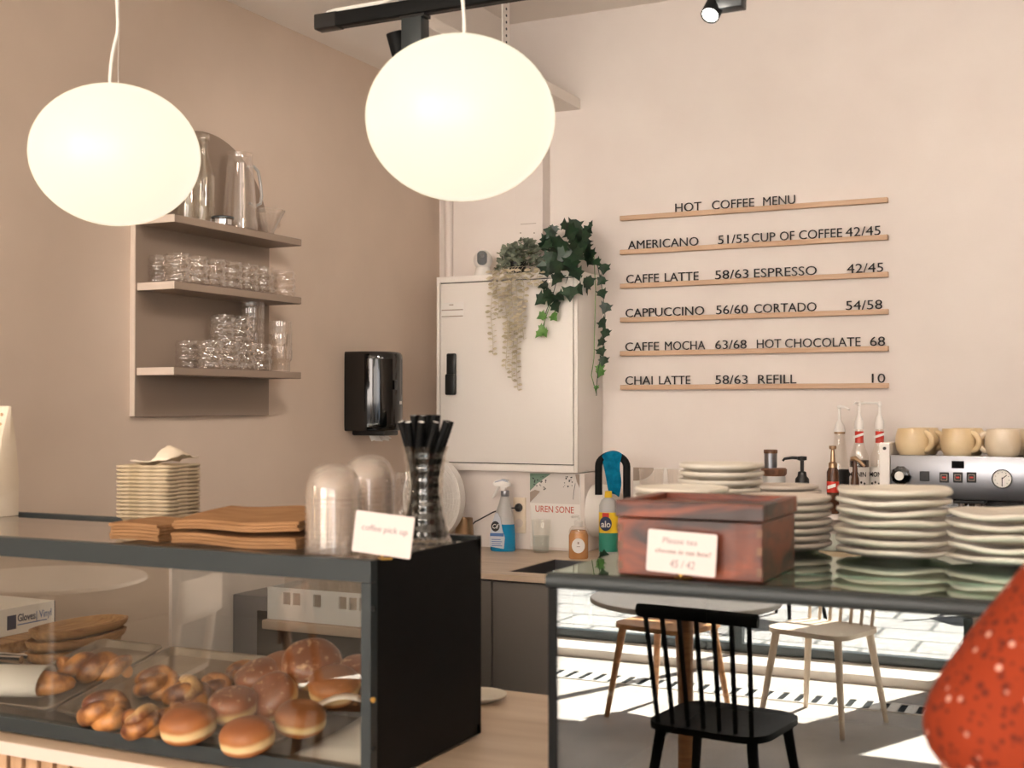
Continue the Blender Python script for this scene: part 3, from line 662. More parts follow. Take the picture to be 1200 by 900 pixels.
pol = [(-.043, .02), (.012, .012), (.016, .055), (.006, .085), (-.002, .13), (-.012, .15), (-.022, .148), (-.034, .11), (-.043, .06)]
lb = MB().prism(pol, -.0335, -.029).build('label_panel', 'lbl_gray', t_)
MB().prism(circ(-.021, .098, .017, 24, .02), -.0355, -.033).build('logo_badge', 'ink', lb)
text('logo_text', 'Cif', 'lbl_white', lb, -.033, .09, .024, .018, y=-.0356, thick=.0006, sh=.15)
q = MB().box(-.042, .012, -.0348, -.0334, .060, .072); q.build('stripe', 'lbl_blue', lb, smooth=0)
q = MB()
for i in range(4): q.box(-.036, .006 - .006 * (i % 2), -.0346, -.0334, .022 + i * .008, .0245 + i * .008)
q.build('print', 'lbl_blue', lb, smooth=0)

# glass of water
p = onY(634, 642, 4.395); t_ = thing('water_glass', 'clear glass half full of water beside the blue spray bottle', 'drinking glass', (p.x, 4.395, WB))
shell([(.031, 0), (.033, .004), (.034, .06), (.0365, .066), (.0395, .125)], .002, 32).build('bowl', 'thin_glass', t_)
MB().lathe([(.030, .007), (.0315, .062)], 28).build('water', 'water', t_)
# soap dispenser
p = onY(678, 653, 4.28); t_ = thing('soap_dispenser', 'amber hand soap pump bottle with a round white label behind the sink', 'soap dispenser', (p.x, 4.28, WB), .38)
MB().lathe([(.034, 0), (.036, .004), (.036, .085), (.03, .10), (.026, .104)], 28).build('bottle', 'amber', t_)
MB().lathe([(.037, .095), (.036, .105), (.026, .118), (.014, .122)], 28).build('shoulder', 'tumbler', t_)
MB().lathe([(.0145, .118), (.0155, .12), (.0155, .138), (.006, .142), (.006, .150)], 20).build('pump', 'white_plastic', t_)
MB().tube([(0, 0, .150), (0, 0, .156), (-.014, -.012, .158), (-.026, -.022, .154)], .0045, 8).build('nozzle', 'white_plastic', t_)
lb = MB().prism(circ(0, .05, .024, 28, .027), -.0385, -.033).build('label_panel', 'lbl_white', t_)
MB().box(-.006, .006, -.0392, -.0384, .046, .048).box(-.003, .003, -.0392, -.0384, .056, .064).build('print', 'taupe_print', lb, smooth=0)
# ajax-like cleaner
p = onY(713, 640, 4.28); t_ = thing('cleaner_bottle', 'floor cleaner bottle with yellow cap and green liquid beside the red wooden box', 'bottle', (p.x, 4.28, WB), .3)
zc = lambda py: onY(712, py, 4.28).z - WB
oval([(.032, .022, 0, 0), (.035, .024, .005, 0), (.035, .024, zc(646), 0)], 1, 1).build('lower_body', 'frosted', t_)
oval([(.0352, .0245, zc(646), 0), (.0352, .0245, zc(622), 0)], 1, 1).build('liquid', 'green_lbl', t_)
oval([(.0353, .0246, zc(624), 0), (.0353, .0246, zc(600), 0)], 1, 1).build('label_panel', 'yellow', t_)
oval([(.035, .0245, zc(600), 0), (.034, .0235, zc(592), 0), (.026, .02, zc(586), 0), (.0135, .0135, zc(583), 0)], 1, 1).build('shoulder', 'frosted', t_)
MB().lathe([(.0135, zc(583)), (.0145, zc(582)), (.0125, zc(575.5)), (.001, zc(575.5))], 20, cap1=False).build('cap', 'yellow', t_)
lb = MB().prism(circ(-.008, zc(613), .022, 28, .026), -.0285, -.02).build('logo_badge', 'navy', t_)
text('logo_text', 'alo', 'lbl_white', lb, -.024, zc(617), .034, .024, y=-.0286, thick=.0008, bold=.02)
MB().box(-.02, .004, -.0282, -.02, zc(607), zc(600.5)).build('badge_flag', 'red_lbl', lb, smooth=0)
# little ivy sprig in a glass on the sink edge
p = onY(709, 660, 4.10); t_ = thing('ivy_sprig', 'small green ivy sprig beside the cleaner bottle behind the black case bar', 'plant', (onY(709, 668, 3.81).x, 3.81, WB))
MB().lathe([(.016, 0), (.018, .05), (.0165, .05), (.015, .004), (.001, .004)], 20, cap1=False).build('holder', 'tumbler', t_)
q = MB().tube([(0, 0, .004), (-.006, 0, .04), (-.004, -.005, .075)], .0016, 6)
for a, z, L in ((.6, .03, .03), (2.4, .042, .034), (.9, .055, .036), (2.0, .065, .03), (1.5, .07, .03), (3.0, .022, .026)):
    leaf_poly(q, Vector((0, -.004, z)), Vector((math.cos(a), -.3, math.sin(a))), Vector((.2, -1, .2)), L, L, True)
q.build('leaves', 'ivy_dark', t_, smooth=0)
# champagne metal cup
p = onY(547, 628, 4.40); t_ = thing('metal_cup', 'champagne-coloured metal cup on the worktop left of the blue spray bottle', 'cup', (p.x, 4.38, WB))
shell([(.039, 0), (.041, .003), (.033, .118), (.0335, .120)], .002, 32).build('body', 'gold', t_)
# desk fan with crinkled wrap behind the straws
p = onY(498, 600, 4.22); t_ = thing('desk_fan', 'round white mesh fan behind the black straws, half hidden', 'fan', (p.x, 4.26, WB))
fz = onY(500, 584, 4.26).z - WB
MB().lathe([(.075, 0), (.078, .004), (.07, .014), (.02, .02), (.014, .03)], 28).build('base', 'white_plastic', t_)
MB().cyl((0, .012, .03), (0, .012, fz - .1), .011, n=14).build('post', 'white_plastic', t_)
q = MB()
for rr_ in [.02 + .0105 * i for i in range(11)]: q.tube([(rr_ * math.cos(2 * PI * i / 40), -.02 + .03 * (rr_ / .135) ** 2, fz + 1.2 * rr_ * math.sin(2 * PI * i / 40)) for i in range(41)], .0022, 5)
for i in range(36):
    a = 2 * PI * i / 36; q.tube([(r__ * math.cos(a), -.02 + .03 * (r__ / .135) ** 2, fz + 1.2 * r__ * math.sin(a)) for r__ in (.016, .05, .09, .128)], .0018, 4)
gr = q.build('grille', 'white_plastic', t_, smooth=40)
MB().rings([[(.130 * math.cos(2 * PI * i / 40), y, fz + .156 * math.sin(2 * PI * i / 40)) for i in range(40)] for y in (.008, .05)]).build('rear_housing', 'white_plastic', t_)
MB().cyl((0, -.028, fz), (0, -.015, fz), .022, n=20).build('hub', 'white_plastic', gr)
wr = thing('plastic_wrap', 'crinkled clear plastic bag around the straws vase on the far side', 'plastic bag', (p.x + .01, 4.10, WB))
q = MB(); rows_ = []
for j in range(16):
    z = .31 * j / 15; rows_.append([((.095 + .012 * math.sin(5 * a + j) + .008 * RN.uniform(-1, 1)) * math.cos(a) * (1 - .25 * (j / 15) ** 3), (.05 + .01 * RN.uniform(-1, 1)) * math.sin(a), z) for a in [2 * PI * i / 36 for i in range(36)]])
q.rings(rows_, True, False); q.build('bag', 'wrap', wr, smooth=20)
wr['label'] = 'crinkled clear plastic bag standing in front of the white mesh fan'
# outlet, plug and cable on the plinth
a, c = onY(603, 624, PY), onY(614.5, 583, PY)
t_ = thing('wall_socket', 'cream double wall socket behind the blue spray bottle', 'socket', (a.x, PY - .004, a.z))
ww, hh = c.x - a.x + .01, c.z - a.z
MB().box(0, ww, -.010, 0, 0, hh, .003).build('plate', 'bag_cream', t_, smooth=30)
for v in (.28, .72): MB().cyl((ww * .5, -.0125, hh * v), (ww * .5, -.0095, hh * v), .017, n=24).build('outlet', 'edge_band', t_)
t_ = thing('power_plug', 'black plug with a thin cable running left from the wall socket', 'plug', (a.x, PY - .02, a.z + hh * .72))
MB().tube([(ww * .5, .0065, 0), (ww * .5, -.008, 0), (ww * .42, -.014, 0)], [.017, .015, .008], 16).build('plug_body', 'black_plastic', t_)
e = onY(556, 612, 4.40); e2 = onY(548, 618, 4.42)
q = MB().tube([(ww * .42, -.014, 0), (-.02, -.012, -.003), (-.075, -.02, -.02), (e.x - a.x, e.y - PY + .02, e.z - a.z - hh * .72), (e.x - a.x - .05, .0, e.z - a.z - hh * .72 - .045)], .0026, 8); q.build('cable', 'black_plastic', t_)
# posters
def poster(px0, py0, px1, py1, y, label, dx=0):
    a, c = onY(px0, py1, y), onY(px1, py0, y); t_ = thing('poster', label, 'poster', (a.x, y, a.z)); w_, h_ = c.x - a.x, c.z - a.z
    MB().box(0, w_, -.002, 0, 0, h_).build('sheet', 'paper', t_, smooth=0); return t_, w_, h_
t_, w_, h_ = poster(621.5, 556, 680.5, 640, PY - .0005, 'white poster with green and taupe shapes reading UREN SONE under the cabinet')
MB().box(.0, w_ * .985, -.0028, -.002, h_ * .595, h_).build('print_ground', 'poster_gray', t_, smooth=0)
MB().prism([(0, h_), (0, h_ * .76), (w_ * .06, h_ * .80), (w_ * .14, h_ * .86), (w_ * .28, h_ * .93), (w_ * .42, h_)], -.0034, -.0027).build('print_shape', 'sage', t_, smooth=0)
MB().prism([(0, h_ * .60)] + [(w_ * .2 * math.sin(x), h_ * (.60 + .16 * math.sin(x / 1.1))) for x in (.35, .7, 1.1, 1.5)] + [(w_ * .1, h_ * .775), (0, h_ * .74)], -.0034, -.0027).build('print_shape', 'taupe_print', t_, smooth=0)
MB().prism([(w_ * .9, h_), (w_ * .985, h_), (w_ * .985, h_ * .82), (w_ * .93, h_ * .9)], -.0034, -.0027).build('print_shape', 'taupe_print', t_, smooth=0)
q = MB()
for i in range(34):
    u, v = (RN.uniform(.02, .34), RN.uniform(.78, .96)) if i < 20 else (RN.uniform(.64, .9), RN.uniform(.80, .99)); q.prism(circ(w_ * u, h_ * v, RN.uniform(.0015, .0035), 8), -.0040, -.0033)
q.build('print_speckle', 'black_gray', t_, smooth=0)['kind'] = 'stuff'
MB().tube([(w_ * .86, -.003, h_ * .66), (w_ * .87, -.003, h_ * .76), (w_ * .9, -.003, h_ * .88)], .0009, 5).build('print_twig', 'black_gray', t_, smooth=0)
text('print_text', 'UREN SONE', 'red_ink', t_, w_ * .11, h_ * .475, w_ * .76, .026, y=-.0022, thick=.0006)
t_, w_, h_ = poster(742.5, 549, 800, 640, YB - .0005, 'white poster with a brown quarter circle on the back wall right of the faucet')
MB().prism([(0, h_)] + [(w_ * .42 * math.sin(x), h_ * (1 - .17 * math.cos(x))) for x in [PI / 2 * i / 8 for i in range(8, -1, -1)]], -.0028, -.002).build('print_shape', 'taupe_print', t_, smooth=0)

# ---------------------------------------------------------------- customer counter with oak slats
KX0, KX1, KY0, KY1 = XL + .003, 1.6, 1.588, 2.325
ct = thing('service_counter', 'long customer counter with pale wood top and vertical oak slats below', 'counter', (KX0, KY0, 0))
W = KX1 - KX0; D = KY1 - KY0
MB().box(0, W, 0, D, WZ - .022, WZ, .001).build('countertop', 'laminate_wood', ct, smooth=0)
MB().box(0, W, -.0025, -.0002, WZ - .0225, WZ - .0005).build('front_edge', 'edge_band', ct, smooth=0)
MB().box(0, W, .045, D - .03, 0, WZ - .0225).build('body', 'dark_felt', ct, smooth=0)
q = MB(); x = .006
while x < W: q.box(x, x + .027, .022, .0445, .05, WZ - .023, .001, 1); x += .037
q.build('slats', 'slat', ct, smooth=0)

# ---------------------------------------------------------------- left pastry case
LX0, LX1, CF, CB = -2.40, -1.036, 1.625, 1.99
z0, z1 = WZ + .004, ZT
pc = thing('pastry_case', 'black framed glass pastry case full of buns on the left end of the counter', 'display case', (LX0, CF, z0))
W = LX1 - LX0; D = CB - CF; H = z1 - z0
for xa in (.02, W - .05):
    for ya in (.03, D - .05): MB().box(xa, xa + .03, ya, ya + .02, -.0035, .0003).build('foot', 'black_plastic', pc, smooth=0)
q = MB().box(0, W, 0, .02, H - .034, H - .0, .001).box(0, W, 0, .02, 0, .026, .001).box(W - .0175, W, 0, .02, .0262, H - .0345, .001).box(0, .0175, 0, .02, .0262, H - .0345, .001)
q.box(0, W, D - .018, D, H - .016, H + .005, .001).box(0, W, D - .018, D, 0, .02, .001)
q.build('frame', 'black_gray', pc, smooth=0)
MB().box(W - .004, W, .0205, D, .0005, H - .0005, .0006).build('side_panel', 'black', pc, smooth=0)
MB().box(0, .004, .0205, D, .0005, H - .0005, .0006).build('side_panel', 'black', pc, smooth=0)
MB().box(.0176, W - .0176, .008, .012, .0262, H - .0346).build('front_pane', 'pane', pc, smooth=0)
MB().box(.005, W - .005, .0205, D - .0185, H - .006, H - .0003).build('top_pane', 'case_top_clear', pc, smooth=0)
MB().box(.005, W - .005, .0205, D - .0185, .0005, .012).build('base_plate', 'tray', pc, smooth=0)
MB().box(W * .5 - .002, W * .5 + .002, .03, D - .02, .05, H - .04) 
for k, py in enumerate((713, 820, 877)):
    p = onY(438, py, CF); q = MB().cyl((p.x - LX0, -.003, p.z - z0), (p.x - LX0, .0, p.z - z0), .0042, n=16); o = q.build('screw', 'brass' if k == 1 else 'black', pc)
    if k == 1: o['label'] = 'brass screw'

# tilted trays
TS = math.atan(.2); TZ0 = .948; TY0 = 1.662
def on_tray(px, py):
    d = ray(px, py); k = math.tan(TS); t_ = (TZ0 - k * TY0 - EYE.z) / (d.z - k * d.y); return EYE + d * t_
def tray(label, x0, x1):
    t_ = thing('baking_tray', label, 'tray', (x0, TY0, TZ0 - .006)); L = .315; W_ = x1 - x0; t_.rotation_euler = (TS, 0, 0)
    q = MB().rings([[(a, b, z) for a, b in rrect(e, W_ - e, e, L - e, .02)] for e, z in ((.012, 0), (.004, .012), (0, .0125), (.0005, .0145), (.006, .0135), (.014, .0022))], True, True)
    q.build('pan', 'tray', t_, smooth=40); return t_
tray('worn metal baking tray on the left holding one twisted roll', -1.915, -1.738)
tray('worn metal baking tray under the heap of doughnuts and knots', -1.728, -1.235)
q = MB().box(-1.91, LX1 - .03, 1.945, 1.965, WZ + .014, WZ + .078, .002)
o = q.build('tray_riser', 'black_gray', smooth=0); tag(o, 'dark bar propping up the rear of the baking trays', 'riser')

def doughnut(label, p, r, rot=(0, 0, 0), m='doughnut', dz=0, grp='doughnuts on the tray'):
    t_ = thing('doughnut', label, 'doughnut', p, 0, grp); h = r * 1.18
    prof = [(r * .03, 0), (r * .62, .0), (r * .86, h * .10), (r * .97, h * .26), (r * .985, h * .38), (r * .975, h * .46), (r * 1.0, h * .58), (r * .96, h * .74), (r * .8, h * .90), (r * .5, h * .985), (r * .03, h)]
    ph = RN.uniform(0, 6)
    q = MB().lathe(prof, 36, mod=lambda a, r_, z: r_ * (1 + .025 * math.sin(2 * a + ph) + .012 * math.sin(5 * a + ph)))
    q.build('dough', m, t_, smooth=80, sub=1); t_.rotation_euler = (TS + rot[0], rot[1], rot[2])
    t_.location = Vector(p) + Vector((0, 0, dz)); return t_
def sz(px_w, px, p): return px_w * .5 * (-(p - EYE).dot(_M @ Vector((0, 0, 1)))) / FPX
def dnut(px, py, w_, label, rot=(0, 0, 0), m='doughnut', dz=0, dy=0):
    p = on_tray(px, py); r = sz(w_, px, p); p.y += dy; return doughnut(label, p, r, rot, m, dz)
dnut(223, 866, 65, 'plain doughnut with a pale waist, left one of the two front ones')
dnut(292, 880, 64, 'plain doughnut at the very front right of the tray')
dnut(275, 845, 60, 'plain doughnut just behind the two front ones', m='sugared', dz=.004)
dnut(322, 835, 62, 'glazed doughnut leaning on its side in the middle of the heap', (.55, -.45, .2), 'sugared', .010, .02)
dnut(358, 812, 70, 'large glazed doughnut on top of the heap', (.35, .1, .4), 'sugared', .025, .02)
dnut(300, 812, 56, 'sugared doughnut behind the leaning one', (.2, -.2, 0), 'sugared', .004, .02)
dnut(352, 858, 60, 'plain doughnut at the right end of the tray touching the white paper', (0, 0, .6))
dnut(392, 822, 62, 'shiny doughnut right of the largest one, partly over white paper', (.1, .15, 0), 'doughnut', .004)
dnut(420, 806, 50, 'doughnut at the rear right next to the black post', (.1, .1, 0), 'sugared', .01)
dnut(330, 800, 52, 'doughnut at the rear of the heap behind the largest one', (.1, 0, 0), 'doughnut', .005, .01)

def knot(label, px, py, w_, seed, m='twist', pale=False, loops=3, rot=0, dz=0, name='twisted_bun', grp='twisted buns on the tray'):
    p = on_tray(px, py); r = sz(w_, px, p); rn = random.Random(seed)
    t_ = thing(name, label, 'bun', p, 0, grp); t_.rotation_euler = (TS, 0, rot); t_.location = p + Vector((0, 0, dz))
    q = MB(); n = 72; th = r * .36; pts = []; rad = []
    for i in range(n + 1):
        a = 2 * PI * i / n
        rr_ = r * (.50 + .20 * math.cos(loops * a + .4))
        pts.append((rr_ * math.cos(2 * a), rr_ * .9 * math.sin(2 * a), r * .42 + r * .24 * math.sin(loops * a))); rad.append(th * (1 + .1 * math.sin(5 * a + seed)))
    q.tube(pts, rad, 12, cap=False); q.build('dough', m, t_, smooth=80, sub=1)
    q = MB(); pts = [(r * .75 * f, r * .28 * math.sin(3 * f), r * (.5 + .36 * (1 - f * f))) for f in [-1 + 2 * i / 14 for i in range(15)]]
    q.tube(pts, [th * (.55 + .45 * math.sin(PI * i / 14)) for i in range(15)], 12); q.build('strip', 'twist_pale' if pale else m, t_, smooth=80, sub=1)
    MB().ell((0, 0, r * .34), r * .62, r * .56, r * .34, 20, 12).build('core', m, t_); return t_
knot('dark twisted bun at the front left of the heap', 126, 846, 66, 3, loops=3)
knot('pale-bottomed knotted bun in front of the twisted buns', 168, 858, 56, 5, pale=True, rot=1.0)
knot('twisted bun at the rear left of the tray', 184, 812, 56, 8, rot=.4)
knot('twisted bun behind the left front doughnut', 218, 832, 64, 9, rot=2.0, pale=True, dz=.004)
knot('small twisted bun in the middle rear of the tray', 252, 818, 50, 12, rot=2.6)
knot('twisted bun at the rear of the tray with a dark spot', 285, 800, 46, 14, rot=.2)
knot('twisted bun hidden between the front knot and the rear twisted one', 205, 850, 44, 17, rot=1.4)

# twisted roll and a bread end in a paper sleeve on the left tray
p = on_tray(111, 797); t_ = thing('twisted_roll', 'golden twisted roll lying alone on the left tray', 'pastry', p); r = sz(66, 111, p)
t_.rotation_euler = (TS, 0, math.radians(38)); q = MB()
n = 15
for st in (0, PI):
    pts = [(r * 1.2 * (f * 2 - 1), r * .22 * math.sin(3.2 * PI * f + st), r * .48 + r * .2 * math.cos(3.2 * PI * f + st)) for f in [i / (n * 2) for i in range(n * 2 + 1)]]
    q.tube(pts, [r * (.20 + .20 * math.sin(PI * min(max(i / (n * 2), .06), .94))) for i in range(n * 2 + 1)], 12)
q.build('dough', 'twist', t_, smooth=80, sub=1); MB().ell((0, 0, r * .42), r * 1.05, r * .42, r * .40, 22, 12).build('core', 'twist_pale', t_)
p = on_tray(58, 818); t_ = thing('bread_end', 'end of a brown bread roll sticking out of a white paper sleeve', 'bread', p + Vector((-.03, .0, .004))); t_.rotation_euler = (TS, 0, math.radians(22))
MB().ell((0, 0, .022), .075, .032, .022, 28, 14).build('crust', 'twist', t_, smooth=80)
t_ = thing('paper_sleeve', 'white paper sleeve around the bread end on the left tray', 'paper sleeve', p + Vector((-.062, -.012, .0055))); t_.rotation_euler = (TS, 0, math.radians(22))
q = MB(); q.rings([[(x, .046 * math.cos(a), .0245 + .0245 * math.sin(a)) for a in [2 * PI * i / 24 for i in range(24)]] for x in (-.17, -.08, .052)], False, False)
q.build('sleeve', 'paper', t_, solid=.0008)
# white paper sheet, and a strip imitating a reflection, at the right end of the case
p = on_tray(395, 862); t_ = thing('paper_sheet', 'white paper sheet lying at the right end of the pastry case', 'paper', (-1.232, 1.66, WZ + .0135)); q = MB(); q.rings([[(x, y, .0015 + .012 * math.sin(x * 9) * (y > .05) + .02 * (y / .27) ** 2) for x in [.182 * i / 10 for i in range(11)]] for y in [.005 + .27 * i / 10 for i in range(11)]], False, False, closed=False)
q.build('sheet', 'paper', t_, solid=.0008)
p = on_tray(372, 842); t_ = thing('reflection_strip', 'curled white strip imitating a reflected chair edge between the doughnuts', 'paper', p + Vector((0, 0, .022))); t_.rotation_euler = (TS, 0, .5)
q = MB(); q.rings([[(x, y, .012 * math.sin(x * 38) + .1 * x) for x in [-.055 + .13 * i / 14 for i in range(15)]] for y in (-.012, 0, .012)], False, False, closed=False); q.build('strip', 'paper', t_, solid=.0008)

# on the counter behind the case: wooden boats, glove box, tongs, plate with a metal coil
p = onZ(90, 771, WZ); bx, by = -2.225, 2.205
for k, lab in enumerate(('bottom', 'middle', 'top')):
    t_ = thing('wooden_dish', '%s oval wooden serving dish of the stack behind the pastry trays' % lab, 'dish', (bx + .004 * k, by + .004 * k, WZ + .001 + .025 * k), math.radians(90 + (4, -2, 0)[k]), 'oval wooden dishes')
    q = MB()
    def ov(e, z): return [((.135 - e) * math.cos(a), (.068 - e) * math.sin(a) / max(abs(math.sin(a)), 1e-9) * abs(math.sin(a)) ** .75, z) for a in [2 * PI * i / 40 for i in range(40)]]
    q.rings([ov(.016, 0), ov(.004, .011), ov(0, .0235), ov(.005, .0245), ov(.011, .014), ov(.024, .009)]); q.build('bowl', 'boat', t_, smooth=50)
t_ = thing('glove_box', 'white cardboard box of vinyl gloves with blue square at the left behind the case', 'box', (-2.615, 2.10, WZ + .031))
MB().box(0, .19, 0, .235, 0, .066, .001).build('carton', 'paper', t_, smooth=0)
MB().box(.02, .17, .03, .0315, .0665, .105).build('flap', 'bag_cream', t_, smooth=0)
mt = Matrix.Translation((.1905, 0, 0)) @ Matrix.Rotation(PI / 2, 4, 'Z')
yb = .235
MB().box(.1902, .1912, .086, .113, .014, .048).build('logo_square', 'navy', t_, smooth=0)
MB().box(.12, .1905, .2352, .2365, .001, .065).build('end_print', 'navy', t_, smooth=0)
text('lettering', 'Gloves', 'navy', t_, .118, .030, .055, .019, thick=.0005, bold=.01, mtx=mt); text('lettering', '| Vinyl', 'lbl_blue', t_, .176, .030, .048, .019, thick=.0005, mtx=mt)
MB().box(.1902, .1908, .118, .21, .021, .0235).build('rule', 'lbl_blue', t_, smooth=0)
o = MB().box(-2.62, -2.36, 2.06, 2.34, WZ + .001, WZ + .03, .003).build('serving_board', 'boat', smooth=0); tag(o, 'brown wooden board under the white glove box', 'board')
t_ = thing('tongs', 'steel serving tongs lying at the left beside the wooden dishes', 'tongs', (-2.30, 2.055, WZ + .004))
for s, r_ in ((1, .0), (-1, .16)):
    MB().tube([(-.11, .012 * s, .008), (0, .016 * s, .012), (.07, .02 * s + r_ * .1, .012)], [.006, .0075, .009], 8).build('arm', 'chrome', t_)
MB().ell((-.115, 0, .008), .012, .016, .008, 14, 8).build('hinge', 'chrome', t_)
p = onZ(567, 822, WZ); t_ = thing('small_plate', 'small white plate on the counter behind the black case side', 'plate', (p.x - .012, p.y, WZ))
MB().lathe([(.03, 0), (.034, .003), (.056, .012), (.0565, .015), (.052, .0145), (.03, .006), (.001, .006)], 36, cap1=False).build('dish', 'plate', t_)
t_ = thing('metal_coil', 'small metal rings standing on the little white plate', 'strainer', (p.x - .028, p.y, WZ + .0065))
q = MB()
for k in range(3): q.tube([(.012 * k - .012 + .004 * math.sin(a), .014 * math.cos(a), .0165 + .0155 * math.sin(a)) for a in [2 * PI * i / 24 for i in range(25)]], .0018, 6)
q.build('ring', 'gold', t_)

# dishwasher and glass rack seen through the case
dw = thing('dishwasher', 'steel dishwasher with a pull-out shelf against the left wall, seen through the pastry case', 'dishwasher', (XL + .016, 3.28, 0))
MB().box(0, .37, 0, .485, 0, .885, .004).build('casing', 'steel', dw, smooth=30)
MB().box(.10, .36, -.004, 0, .1, .84, .002).build('door', 'gray_plinth', dw, smooth=0)
MB().box(.375, .79, -.34, .2, .855, .882, .004).build('shelf', 'taupe_print', dw, smooth=30)
MB().box(.38, .78, -.30, .19, 0, .854).build('housing', 'gray_plinth', dw, smooth=0)
rx, ry, rz = -2.235, 2.955, .8835
rk = thing('glass_rack', 'light grey plastic dishwasher rack full of glasses, seen through the pastry case', 'rack', (rx, ry, rz))
q = MB(); RW, RD, RH = .405, .46, .092
q.box(0, RW, 0, RD, 0, .006).box(0, RW, 0, .006, .0061, .045).box(0, RW, RD - .006, RD, .0061, .045).box(0, .006, .006, RD - .006, .0061, RH).box(RW - .006, RW, .006, RD - .006, .0061, RH)
for yy in (0, RD - .006):
    q.box(0, RW, yy, yy + .006, RH - .012, RH)
    x = 0
    for k, wd in enumerate((.055, .008, .045, .06, .008, .008)):
        q.box(x, min(x + wd, RW), yy, yy + .006, .045, RH - .012); x += wd + .026
    q.box(RW - .02, RW, yy, yy + .006, .045, RH - .012)
q.build('crate', 'rack', rk, smooth=0)
wg = None; spots = [(.055 + .074 * i, .06 + .085 * j) for j in range(3) for i in range(5)]
for k, (x, y) in enumerate(spots):
    lab = '%s upturned tumbler from the left in the %s row of the grey rack' % (ORD[k % 5], ('front', 'middle', 'rear')[k // 5])
    if wg is None:
        wg = thing('tumbler', lab, 'drinking glass', (rx + x, ry + y, rz + .0065), 0, 'tumblers in the dishwasher rack')
        MB().lathe([(.036, 0), (.034, .06), (.031, .118), (.028, .121), (.001, .121)], 24, cap0=False, cap1=False).build('bowl', 'tumbler', wg)
    else: dup(wg, (rx + x, ry + y, rz + .0065), 0, lab)

# ---------------------------------------------------------------- on top of the pastry case
zt = ZT + .0005
def on_top(px, py): return onZ(px, py, ZT)
p = on_top(392, 648); g = None
def dome_lid(label, loc, group):
    t_ = thing('dome_lid', label, 'cup lid', loc, 0, group)
    MB().lathe([(.0455, 0), (.047, .0012), (.047, .0032), (.0452, .0042), (.045, .010), (.0445, .016), (.042, .030), (.036, .043), (.026, .052), (.012, .057), (.001, .058)], 36, cap0=False, cap1=False).build('dome', 'lid_plastic', t_, smooth=50); return t_
for nm, q_, cnt, pitch in (('front', Vector((onY(391, 600, 1.70).x, 1.70, zt)), 12, .0078), ('rear', Vector((onY(432, 600, 1.86).x, 1.86, zt)), 13, .0078)):
    for k in range(cnt):
        lab = 'clear dome lid, %s from the bottom of the %s stack' % ((ORD + ['thirteenth', 'fourteenth', 'fifteenth'])[k], nm)
        if g is None: g = dome_lid(lab, q_, 'clear dome lids')
        else: dup(g, q_ + Vector((0, 0, pitch * k)), .3 * k, lab)
# straws in an hourglass vase
p = on_top(497, 634); vy = 1.90; vx = onY(498, 600, vy).x
t_ = thing('straw_vase', 'ringed clear hourglass vase full of black straws on the pastry case', 'vase', (vx, vy, zt))
def hg(z): return .029 + .0145 * ((z - .085) / .085) ** 2 * (1.12 if z < .085 else .75)
q = shell([(hg(.165 * i / 60) * (1 + .022 * math.cos(2 * PI * i / 7.5)) + .002, .165 * i / 60) for i in range(61)], .002, 36); q.build('vase', 'glass', t_)
MB().lathe([(.045, -.0003), (.048, .0), (.046, .005), (.043, .006)], 32, cap0=True, cap1=False).build('foot', 'glass', t_)
st = None; L = .214
for k in range(17):
    ring, a = (0, 2 * PI * k / 11) if k < 11 else (1, 2 * PI * k / 6 + .3)
    rb, rtp = ((.0365, .046), (.017, .021))[ring]; a2 = a + (2.25 if ring == 0 else 1.6)
    b0 = Vector((rb * math.cos(a), rb * math.sin(a), .007)); b1 = Vector((rtp * math.cos(a2), rtp * math.sin(a2), .214 + RN.uniform(-.003, .004)))
    rot = (b1 - b0).to_track_quat('Z', 'Y').to_euler()
    if st is None:
        st = thing('straw', 'black paper straw standing in the ringed hourglass vase', 'straw', (vx, vy, zt), 0, 'black straws in the vase')
        MB().rings([[(r_ * math.cos(2 * PI * i / 14), r_ * math.sin(2 * PI * i / 14), z) for i in range(14)] for r_, z in ((.0056, 0), (.0065, 0), (.0065, L), (.0056, L), (.0056, .001))], False, False).build('tube', 'black', st)
        MB().lathe([(.0055, .001), (.0055, L - .0004)], 14, cap0=False, cap1=False).build('lining', 'paper', st)
        st.location = Vector((vx, vy, zt)) + b0; st.rotation_euler = rot
    else: dup(st, Vector((vx, vy, zt)) + b0, tuple(rot), 'black paper straw standing in the ringed hourglass vase')

# price cards with heart holders
def price_card(label, px0, py0, px1, py1, y, lines, rotz=0, lean=-.12, tilt=0):
    a, c = onY(px0, py1, y), onY(px1, py0, y); w_, h_ = c.x - a.x, c.z - a.z
    t_ = thing('price_card', label, 'card', ((a.x + c.x) / 2, y, zt), rotz)
    mt = Matrix.Translation((0, 0, max(a.z - zt, .008))) @ Matrix.Rotation(lean, 4, 'X') @ Matrix.Rotation(tilt, 4, 'Y')
    cd = MB().prism(rrect(-w_ / 2, w_ / 2, 0, h_, .003), -.0006, .0006).xf(mt).build('card', 'card', t_, smooth=0)
    for s, u, v, cap, wid, ink in lines: text('handwriting', s, ink, cd, -w_ / 2 + w_ * u, h_ * v, w_ * wid, cap, y=-.0008, thick=.0003, mtx=mt, sh=.12)
    q = MB()
    hp = [(.30 * 16 * math.sin(a) ** 3 / 4, .3 * (13 * math.cos(a) - 5 * math.cos(2 * a) - 2 * math.cos(3 * a) - math.cos(4 * a)) / 4) for a in [2 * PI * i / 40 for i in range(41)]]
    q.tube([(.0135 * x, .0042, .021 + .0135 * z) for x, z in hp], .0015, 6); q.tube([(-.012, .014, .0016), (0, .003, .0016), (.012, .014, .0016)], .0016, 6)
    h = q.build('heart_holder', 'brass', t_); return t_
